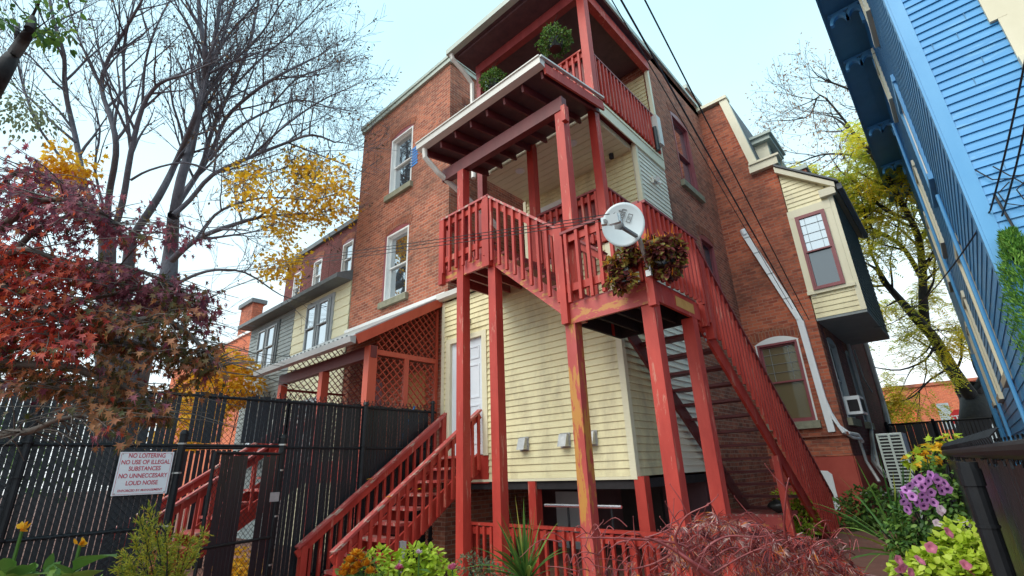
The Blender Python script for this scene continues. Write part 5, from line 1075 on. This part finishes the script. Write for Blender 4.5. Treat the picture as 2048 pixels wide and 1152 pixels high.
for px, dd, c in boughs:
    pts = curve([at(x, y, dd+rr.uniform(-.15, .15)) for x, y in px]); m_ = len(pts)-1
    wd.tube(pts, [.024*(1-i/m_)+.005 for i in range(m_+1)], 6, False)
    for i in range(5, m_+1):
        for k_ in range(5):
            if rr.random() < .08: continue
            q = pts[i]; off = V((rr.gauss(0, .19), rr.gauss(0, .20), rr.gauss(.0, .07))); tip = q+off+V((0, 0, -.03)); wd.tube([q, q.lerp(tip, .5)+V((0, 0, .02)), tip], [.005, .003, .0018], 3, False)
            x, y = px_of(tip)
            for j in range(rr.randint(8, 13)):
                f = rr.uniform(.35, 1.05); p = q.lerp(tip, f)+V((rr.gauss(0, .035), rr.gauss(0, .035), rr.gauss(0, .02)))
                if c == 'mix': kk = 'maplered' if (x < 170 and 480 < y < 690 and rr.random() < .7) else ('maplepurple' if rr.random() < .72 else 'maplebronze')
                else: kk = c if rr.random() < .8 else rr.choice(('maplepurple', 'maplebronze', 'maplered'))
                if kk == 'maplered' and (x > 210 or y > 730) and rr.random() < .8: kk = 'maplebronze'
                lx, ly = px_of(p)
                if ly > 905 or (lx < 185 and ly > 792+rr.uniform(0, 40)) or (lx > 325 and ly > 880) or lx > 450 or (lx > 345 and ly > 800): continue
                hd = V((off.x, off.y, 0)); leaf(parts[kk], p, hd.normalized()*.8+V((rr.uniform(-.7, .7), rr.uniform(-.7, .7), -.9)), V((rr.uniform(-.6, .6), rr.uniform(-.6, .6), 1)), rr.uniform(.034, .060), PALM2, 1, .3, .45)
wd.tube(curve([V((mt.location.x, mt.location.y, -.1)), at(-230, 1000, 3), at(-235, 900, 3), at(-200, 780, 3)]), [.09]*4+[.08]*4+[.06]*5, 9, False)
wd.build('trunk', M['maplebark'], mt, True)
for k_, n_ in (('maplepurple', 'purple_leaves'), ('maplered', 'red_leaves'), ('maplebronze', 'bronze_leaves')): parts[k_].build(n_, LM[k_], mt)
# ------------------------------------------------------------------ weeping laceleaf maple, bottom right
rr = random.Random(41); lc = at(1500, 1230, 2.9); lm = thing('laceleaf_maple', 'low weeping laceleaf maple with red thread leaves and bare pink stems in the foreground', 'shrub', (lc.x, lc.y, 0))
wd, lv = MB(), MB()
top = [(1080, 1130), (1150, 1092), (1230, 1082), (1300, 1062), (1370, 1042), (1430, 1022), (1480, 1030), (1540, 1055), (1600, 1066), (1650, 1082), (1700, 1115), (1730, 1150)]
def ytop(x):
    for (a, ya), (c, yc) in zip(top, top[1:]):
        if a <= x <= c: return ya+(yc-ya)*(x-a)/(c-a)
    return 1150
def lacy(p, d, L_, k_=6):
    d = d.normalized(); s_ = d.orthogonal().normalized(); s_.rotate(__import__('mathutils').Quaternion(d, rr.uniform(0, 6.28)))
    for i in range(k_):
        a = (i-(k_-1)/2)*.30; q = (d*math.cos(a)+s_*math.sin(a)).normalized(); w_ = d.cross(s_)*.5+s_*.6; w_.normalize(); w_ *= L_*.036; l2 = L_*(1-.45*abs(a))*rr.uniform(.85, 1.15); c1 = rv(.02)
        p1, p2, p3 = p+q*l2*.4+V((0, 0, .02*L_)), p+q*l2*.75+V((0, 0, -.06*L_))+c1*.4, p+q*l2-V((0, 0, .16*L_))+c1
        lv.mesh([p-w_*.3, p+w_*.3, p1+w_, p2+w_*.8, p3, p2-w_*.8, p1-w_], [(0, 1, 2, 6), (6, 2, 3, 5), (5, 3, 4)])
for i in range(1500):
    x = rr.uniform(1150, 1735) if rr.random() < .12 else rr.uniform(1340, 1735); yt_ = ytop(x); y = yt_+(6 if x > 1330 else 45)+abs(rr.gauss(0, 60)); dd = 2.9+rr.uniform(-.45, .5)-(y-1050)*.002
    p = at(x, y, dd); outx = (x-1450)/350
    lacy(p, rt*(outx*.6+rr.uniform(-.9, .9))+V((0, 0, -.55+rr.uniform(-.6, .9)))-fw*rr.uniform(-.4, .6), rr.uniform(.05, .095), rr.choice((5, 6, 7)))
stems = [([(1560, 1230), (1440, 1160), (1390, 1120), (1365, 1090), (1270, 1078), (1160, 1075)], 2.35, .012), ([(1400, 1150), (1385, 1130), (1352, 1085), (1356, 1060), (1375, 1030), (1418, 1010)], 2.3, .010), ([(1390, 1128), (1420, 1090), (1460, 1072), (1510, 1075), (1552, 1068)], 2.35, .008), ([(1560, 1240), (1480, 1190), (1400, 1135), (1340, 1095), (1290, 1074)], 2.3, .018),
         ([(1340, 1110), (1300, 1130), (1240, 1140), (1180, 1128)], 2.4, .006), ([(1410, 1140), (1430, 1115), (1470, 1095), (1520, 1120), (1560, 1130)], 2.35, .006), ([(1300, 1080), (1235, 1085), (1215, 1125), (1205, 1160)], 2.4, .004), ([(1540, 1240), (1600, 1150), (1570, 1070), (1572, 990), (1578, 955)], 2.5, .010), ([(1570, 1180), (1610, 1120), (1650, 1100), (1690, 1080)], 2.6, .005), ([(1290, 1076), (1340, 1058), (1330, 1050)], 2.4, .004), ([(1420, 1150), (1500, 1105), (1540, 1100), (1590, 1140)], 2.3, .005), ([(1560, 1080), (1510, 1040), (1490, 1024)], 2.45, .004), ([(1200, 1150), (1195, 1110), (1195, 1070)], 2.5, .004)]
for px, dd, r_ in stems:
    pts = curve([at(x, y, dd+rr.uniform(-.03, .03)) for x, y in px]); m_ = len(pts)-1; wd.tube(pts, [r_*(1-.75*i/m_) for i in range(m_+1)], 7)
    for i in range(4, m_, 3):
        if rr.random() < .7: q = pts[i]+rt*rr.uniform(-.1, .1)+V((0, 0, rr.uniform(.02, .14))); wd.tube([pts[i], pts[i].lerp(q, .5)+rv(.01), q], [.003, .0025, .0015], 4, False); wd.tube([q, q+V((0, 0, .008))], [.003, .001], 4)
for i in range(150):
    x = rr.uniform(1110, 1720); y = max(ytop(x)-22, rr.gauss(1105, 34)); dd = 2.45+rr.uniform(-.25, .4); a = rr.uniform(-1, 1); l_ = rr.uniform(30, 110)
    wd.tube(curve([at(x, y, dd), at(x+l_*.5*a, y-rr.uniform(2, 26), dd+rr.uniform(-.05, .05)), at(x+l_*a, y+rr.uniform(-14, 34), dd+rr.uniform(-.1, .1))]), [.0035-.00028*k_ for k_ in range(9)], 4, False)
wd.tube([(lc.x, lc.y, -.1), at(1560, 1235, 2.45)], [.05, .02], 8); wd.build('stem', M['lacebark'], lm, True); lv.build('foliage', LM['lace'], lm)
# ------------------------------------------------------------------ hanging baskets and planters
for (px, py), s_, lab in (((1110, 82), .30, 'round green hanging basket in the middle of the top porch opening'), ((987, 164), .27, 'round green hanging basket by the downspout corner of the top porch')):
    c = onY(px, py, 6.1); o = thing('hanging_basket', lab, 'hanging plant', c, 'hanging baskets on the top porch'); b = MB()
    for i in range(1300):
        v = rv(1)
        while v.length > 1: v = rv(1)
        v = v.normalized()*(v.length**.3); 
        if v.z < -.55 and math.hypot(v.x, v.y) < .55: continue
        sr = s_*(1+.42*noise.noise(v*2.3+c)); leaf(b, c+V((v.x*sr, v.y*sr, v.z*sr*.85)), v+rv(.7)+V((0, 0, -.3)), v+rv(.5), rnd(.035, .06), OVAL, 1.2)
    b.build('foliage', LM['green'], o); b = MB(); b.tube([c+V((0, 0, -s_*.72)), c+V((0, 0, -s_*.1))], [s_*.38, s_*.55], 16); b.build('pot', M['pot'], o)
    b = MB(); tp = V((c.x, c.y+.18, 10.30))
    for a in (0, 2.1, 4.2): b.tube([c+V((math.cos(a)*s_*.5, math.sin(a)*s_*.5, 0)), V((c.x, c.y, c.z+.45))], .004, 4)
    b.tube([V((c.x, c.y, c.z+.45)), tp], .006, 4); b.build('chain', M['wire'], o)
for nm, lab, px, dd, n, gold in (('landing_planter', 'maroon foliage planter on the front rail of the lower landing', [(1232, 548, .08), (1245, 520, .09), (1258, 560, .07), (1222, 528, .06), (1270, 515, .07), (1225, 565, .05), (1240, 575, .05), (1262, 500, .06)], 5.55, 650, 0), ('landing_planter', 'larger maroon foliage planter with orange tips on the side rail of the lower landing', [(1320, 500, .11), (1348, 518, .10), (1312, 535, .08), (1340, 482, .07), (1300, 488, .07), (1360, 500, .06), (1335, 545, .07), (1298, 512, .06), (1355, 540, .05)], 5.45, 950, 1)):
    bl = [(at(x, y, dd+rnd(-.1, .1)), r_) for x, y, r_ in px]; o = bushy(nm, lab, 'planter', bl, n, 'coleus', .075, OVAL, 'pot', 'planters on the landing', base=bl[0][0]+V((0, 0, -.16)), wf=1.3)
    c = bl[0][0]; b = MB()
    c = sum((q for q, r_ in bl), V((0, 0, 0)))/len(bl); b.box(c.x-.1, c.x+.1, c.y-.05, c.y+.05, c.z-.10, c.z-.02); b.build('pot', M['pot'], o)
    b = MB()
    for i in range(70 if gold else 25):
        q, r_ = random.choice(bl); p = q+rv(r_); b.tube([p, p+V((rnd(-.03, .03), rnd(-.03, .03), rnd(.05, .12)))], [.007, .003], 4)
    b.build('flower_spike', LM['petal_gold'], o)['kind'] = 'stuff'
# ------------------------------------------------------------------ garden plants
def spike(name, lab, c, n, L_, spread, dead=.15, w_=.012):
    o = thing(name, lab, 'plant', c); b = MB()
    for i in range(n):
        a = rnd(0, 6.28); t = rnd(0, 1)**.8*spread; d = V((math.cos(a)*math.sin(t), math.sin(a)*math.sin(t), math.cos(t))); l_ = L_*rnd(.7, 1.1); s_ = d.cross(V((0, 0, 1))).normalized() if abs(d.z) < .99 else V((1, 0, 0)); p = c+rv(.015); vs = []
        s_.rotate(__import__('mathutils').Quaternion(d, rnd(-.8, .8)))
        for k_ in range(7):
            f = k_/6; q = p+d*l_*f+V((0, 0, -l_*.75*(t/spread)*f*f*.8)); ww = w_*(1-f**1.8)*(.6+.8*min(f*3, .5)); vs += [q-s_*ww, q+s_*ww]
        b.mesh(vs, [(2*k_, 2*k_+1, 2*k_+3, 2*k_+2) for k_ in range(6)])
    b.build('blades', LM['spike'], o); return o
spike('spike_plant', 'upright green spike plant with thin blades in front of the red columns', at(1052, 1165, 3.6), 62, .62, 1.25)
spike('spike_plant', 'arching grass with yellowing blades beside the purple petunias', at(1808, 1110, 3.1), 46, .72, 1.35, w_=.010)
def flowers(o, name, pts, r_, petalm, throat=None, k_=5):
    for p, nrm in pts:
        b = MB(); nrm = nrm.normalized(); a = nrm.orthogonal().normalized(); c = nrm.cross(a); ph = rnd(0, 6); m_ = 20; vs = [p-nrm*r_*.45]
        for j, (q, h) in enumerate(((.25, -.2), (.65, .02), (1, .0))):
            for i in range(m_): t = 2*math.pi*i/m_+ph; rad = r_*q*(1+.10*math.cos(k_*t)*(j == 2)); vs.append(p+a*rad*math.cos(t)+c*rad*math.sin(t)+nrm*r_*(h+.06*math.sin(k_*t*2)*(j == 2)))
        b.mesh(vs, [(0, 1+i, 1+(i+1) % m_) for i in range(m_)]+[(1+j*m_+i, 1+(j+1)*m_+i, 1+(j+1)*m_+(i+1) % m_, 1+j*m_+(i+1) % m_) for j in range(2) for i in range(m_)])
        f = b.build(name, LM[petalm], o, True)
        if throat: b = MB(); b.mesh([p-nrm*r_*.40]+[p+(a*math.cos(2*math.pi*i/10)+c*math.sin(2*math.pi*i/10))*r_*.34-nrm*r_*.07 for i in range(10)], [(0, 1+i, 1+(i+1) % 10) for i in range(10)]); b.build('throat', LM[throat], f)
def pompon(o, name, p, r_, petalm, n=60):
    b = MB()
    for i in range(n):
        v = rv(1).normalized(); v.z = abs(v.z)*.8+.1; leaf(b, p, v, V((0, 0, 1)), r_*rnd(.8, 1.1), OVAL, .9, .2, -.2)
    b.build(name, LM[petalm], o)
random.seed(21)
pb = bushy('petunia', 'purple petunia mound with dark throated blooms by the right fence', 'flower', [(at(1865, 1040, 2.9), .17), (at(1920, 1010, 2.8), .15), (at(1830, 1040, 3.0), .13), (at(1900, 950, 2.9), .13), (at(1940, 1060, 2.7), .13), (at(1850, 1095, 2.9), .13), (at(1800, 1080, 3.0), .10)], 2600, 'green', .035, OVAL, 'bark2', base=at(1880, 1200, 2.9))
fl = []
for (x, y) in ((1805, 990), (1812, 980), (1832, 965), (1845, 975), (1858, 962), (1872, 955), (1878, 972), (1845, 990), (1825, 993), (1863, 985), (1885, 982), (1808, 1003), (1835, 1005), (1868, 1005), (1855, 1000), (1818, 1012), (1876, 960), (1895, 978), (1840, 958), (1862, 950), (1850, 968), (1820, 972), (1890, 966), (1815, 1020), (1848, 1012)): fl.append((at(x, y, 2.68+rnd(-.05, .05)), -fw+rv(.45)+V((0, 0, .2))))
flowers(pb, 'bloom', fl, .024, 'petal_purple', 'petal_dark')
flowers(pb, 'pale_bloom', [(at(x, y, 2.62), -fw+rv(.4)+V((0, 0, .5))) for x, y in ((1880, 1023), (1875, 1047), (1926, 1043), (1936, 1047), (1884, 1018))], .022, 'petal_pale')
lb = bushy('lime_shrub', 'bright lime green leafy plant with pink flowers in the bottom right corner', 'plant', [(at(1930, 1120, 2.0), .12), (at(1880, 1150, 2.0), .11), (at(1985, 1110, 1.9), .09), (at(1840, 1160, 2.1), .10), (at(1930, 1075, 2.1), .08), (at(1960, 1160, 1.9), .11)], 2300, 'lime', .030, OVAL, 'bark2', base=at(1930, 1300, 2.0), wf=1.5)
flowers(lb, 'pink_bloom', [(at(x, y, 1.86), -fw+rv(.5)+V((0, 0, .5))) for x, y in ((1862, 1095), (1898, 1065), (1932, 1130), (1942, 1138), (1982, 1090), (1840, 1120))], .020, 'petal_pink')
flowers(lb, 'dark_pink_bloom', [(at(x, y, 1.9), -fw+rv(.7)) for x, y in ((1798, 1120), (1806, 1135), (1822, 1145), (1800, 1140))], .018, 'petal_pink')
yg = bushy('garden_shrub', 'yellow green shrub with oval leaves at the foot of the entry steps', 'shrub', [(at(760, 1130, 3.9), .13), (at(830, 1125, 3.9), .13), (at(800, 1150, 3.8), .14), (at(860, 1120, 3.9), .10), (at(880, 1155, 3.8), .12)], 900, 'lime', .06, OVAL, 'bark2', base=at(810, 1300, 3.9), wf=1.1)
mm = bushy('gold_mum', 'golden orange chrysanthemum cluster at the foot of the entry steps', 'flower', [(at(715, 1130, 3.6), .10), (at(700, 1155, 3.6), .09), (at(735, 1150, 3.6), .09)], 260, 'green', .05, base=at(715, 1290, 3.6))
for x, y in ((712, 1112), (722, 1120), (700, 1126), (732, 1133), (693, 1140), (715, 1138), (740, 1148), (688, 1152), (706, 1150)): pompon(mm, 'bloom', at(x, y, 3.45), .056, 'petal_gold')
for lab, x, y, r_, mt_ in (('deep pink dahlia bloom in front of the entry steps', 798, 1140, .045, 'petal_pink'), ('small white dahlia above the yellow green shrub', 838, 1108, .035, 'petal_pale'), ('pink and white dahlia near the first red column', 905, 1140, .048, 'petal_pink')):
    p = at(x, y, 3.6); o = thing('dahlia', lab, 'flower', (p.x, p.y, 0)); pompon(o, 'bloom', p, r_, mt_, 80); MB().tube([(p.x, p.y, 0), p], .006, 5).build('stem', LM['green'], o)
    b = MB()
    for i in range(10): q = V((p.x, p.y, p.z-.1-.05*i)); leaf(b, q, rv(1)+V((0, 0, -.1)), V((0, 0, 1)), .11, OVAL)
    b.build('leaves', LM['green'], o)
bushy('low_shrub', 'dull green wiry shrub between the red columns', 'shrub', [(at(940, 1140, 3.9), .13), (at(970, 1150, 3.9), .12), (at(1010, 1155, 3.9), .10)], 900, 'palegreen', .035, DIAM, 'bark2', base=at(950, 1300, 3.9))
bushy('stair_bush', 'bright green bush under the long red staircase', 'bush', [(at(1590, 1020, 8.2), .28), (at(1605, 1045, 8.1), .26), (at(1570, 1000, 8.3), .2), (at(1612, 1010, 8.2), .16)], 1300, 'lime', .07, OVAL, 'bark2', wf=.8)
bushy('flower_border', 'dark leafy border plants with small pink flowers at the wing foundation', 'plant', [(at(1740, 1020, 9), .45), (at(1700, 1040, 9), .4), (at(1770, 1010, 9), .35)], 1300, 'green', .10)
bushy('maple_sapling', 'yellow and orange maple leaves above the near black fence rail', 'sapling', [(at(1888, 893, 3.3), .06), (at(1860, 905, 3.3), .06), (at(1832, 915, 3.3), .05), (at(1905, 882, 3.3), .05)], 60, 'yellow', .065, PALM, 'bark2', base=at(1905, 1100, 3.3))
bushy('lime_maple_sapling', 'lime green maple leaves mixed above the near black fence rail', 'sapling', [(at(1875, 897, 3.35), .07), (at(1845, 912, 3.3), .06), (at(1905, 880, 3.3), .05), (at(1822, 920, 3.3), .05)], 75, 'lime', .06, PALM, 'bark2', base=at(1900, 1110, 3.35))
# evergreen on the right edge
o = thing('arborvitae', 'bright green evergreen in front of the blue wall at the right edge', 'tree', at(2085, 1200, 4.2)); b = MB(); c = at(2085, 620, 4.2); rr = random.Random(6)
for i in range(4500):
    h = rr.uniform(-2.6, .75); R_ = .24*(1-max(0, h)/.8)**.7; a = rr.uniform(0, 6.28); q = V((c.x+math.cos(a)*R_*rr.uniform(.6, 1.05), c.y+math.sin(a)*R_*rr.uniform(.6, 1.05), c.z+h)); d = V((math.cos(a)*.6, math.sin(a)*.6, 1))+rv(.3)
    for k_ in range(4): leaf(b, q+rv(.02), d+rv(.5), V((math.cos(a), math.sin(a), 0))+rv(.5), rr.uniform(.03, .055), DIAM, .7)
b.build('foliage', LM['evergreen'], o); MB().tube([(c.x, c.y, 0), (c.x, c.y, c.z)], [.05, .01], 6).build('trunk', M['bark2'], o)
# gold conifer and canna on the left
o = thing('gold_conifer', 'feathery gold and green conifer shrub in front of the black fence', 'shrub', at(320, 1230, 3.4)); b = MB(); st = MB(); rr = random.Random(9); base = at(320, 1230, 3.4)
for (x, y) in [(296, 1020), (270, 1080), (250, 1110), (330, 1060), (360, 1075), (408, 1066), (300, 1060), (280, 1040), (345, 1100), (380, 1080), (310, 1090), (262, 1130), (240, 1140), (390, 1110)]:
    tip = at(x, y, 3.4+rr.uniform(-.2, .2)); pts = curve([base, base.lerp(tip, .5)+rv(.05)+V((0, 0, .03)), tip]); st.tube(pts, [.008-.0008*i for i in range(len(pts))], 4, False)
    for i in range(2, len(pts)):
        for k_ in range(9):
            d = ((tip-base).normalized()+rv(.9)).normalized(); q = pts[i].lerp(pts[i-1], rr.random()); l_ = rr.uniform(.05, .11)*(1.25-i/len(pts)*.6)
            for j in range(5): leaf(b, q+d*l_*j/5, d+rv(.7), rv(1), .035, DIAM, .55)
st.build('stem', M['bark2'], o); b.build('foliage', LM['goldconifer'], o)
for lab, fx, fy, lf in (('canna with an orange bloom and broad dark leaves near the sign', 160, 1090, [(232, 1098), (110, 1120), (205, 1130), (130, 1140)]), ('canna with a faded brown orange bloom in the bottom left corner', 45, 1058, [(10, 1110), (70, 1120), (30, 1140), (95, 1135)])):
    p = at(fx, fy, 3.1); o = thing('canna', lab, 'flower', (p.x, p.y, 0)); b = MB(); b.tube([(p.x, p.y, 0), p], .010, 6)
    b.build('stem', LM['green'], o); b = MB()
    for (x, y) in lf: t = at(x, y, 2.9); q = V((p.x, p.y, t.z-.14)); leaf(b, q, t-q, V((0, 0, 1))+rv(.2), (t-q).length*1.05, OVAL, .62, .3, .1)
    b.build('leaves', LM['green'], o); b = MB()
    for i in range(8): leaf(b, p+rv(.012), rv(1)+V((0, 0, .8)), rv(1), rnd(.035, .055), OVAL, 1.2)
    b.build('bloom', LM['petal_gold'], o)
bushy('dark_undergrowth', 'dark green leafy plants along the foot of the black fence', 'plant', [(at(40, 1195, 3.3), .18), (at(120, 1200, 3.3), .16), (at(200, 1200, 3.3), .13)], 300, 'green', .11, OVAL, 'bark2', base=at(100, 1300, 3.3))
bushy('fallen_leaf_bush', 'orange brown leafy bush behind the open gate', 'bush', [(at(480, 1135, 7.5), .3), (at(500, 1150, 7.4), .3), (at(455, 1150, 7.4), .25)], 500, 'yellow', .09, PALM, 'bark2')
# black bag near the laceleaf maple, fallen leaves on the steps
b = MB(); c = onY(1552, 1000, 8.8); c.z = .93; n = 12; vs = []; fs = []
for j in range(7):
    for i in range(n): t = 2*math.pi*i/n; k_ = math.sin(math.pi*(j+.3)/6.6)*(1+.18*math.sin(3*t+j)); vs.append(c+V((math.cos(t)*.13*k_, math.sin(t)*.10*k_, (j-3)*.032)))
for j in range(6):
    for i in range(n): fs.append((j*n+i, j*n+(i+1) % n, (j+1)*n+(i+1) % n, (j+1)*n+i))
b.mesh(vs, fs); tag(b.build('black_bag', M['pot'], None, True), 'crumpled black plastic bag beside the long staircase foot', 'bag')
for lab, p in (('yellow leaf lying high on the left handrail of the entry steps', onX(735, 962, -7.4)), ('yellow leaf lying on the right handrail of the entry steps', onX(772, 998, -6.42)), ('yellow leaf on a lower tread of the entry steps', onX(770, 1090, -6.8)), ('small yellow leaf on the far stringer of the entry steps', onX(834, 982, -6.9))):
    b = MB(); leaf(b, p+V((0, 0, .02)), V((.7, .6, .2)), V((-.3, -.3, 1)), .12, PALM, 1.1, .25, .2); tag(b.build('fallen_leaf', LM['yellow']), lab, 'leaf', 'fallen leaves on the entry steps')
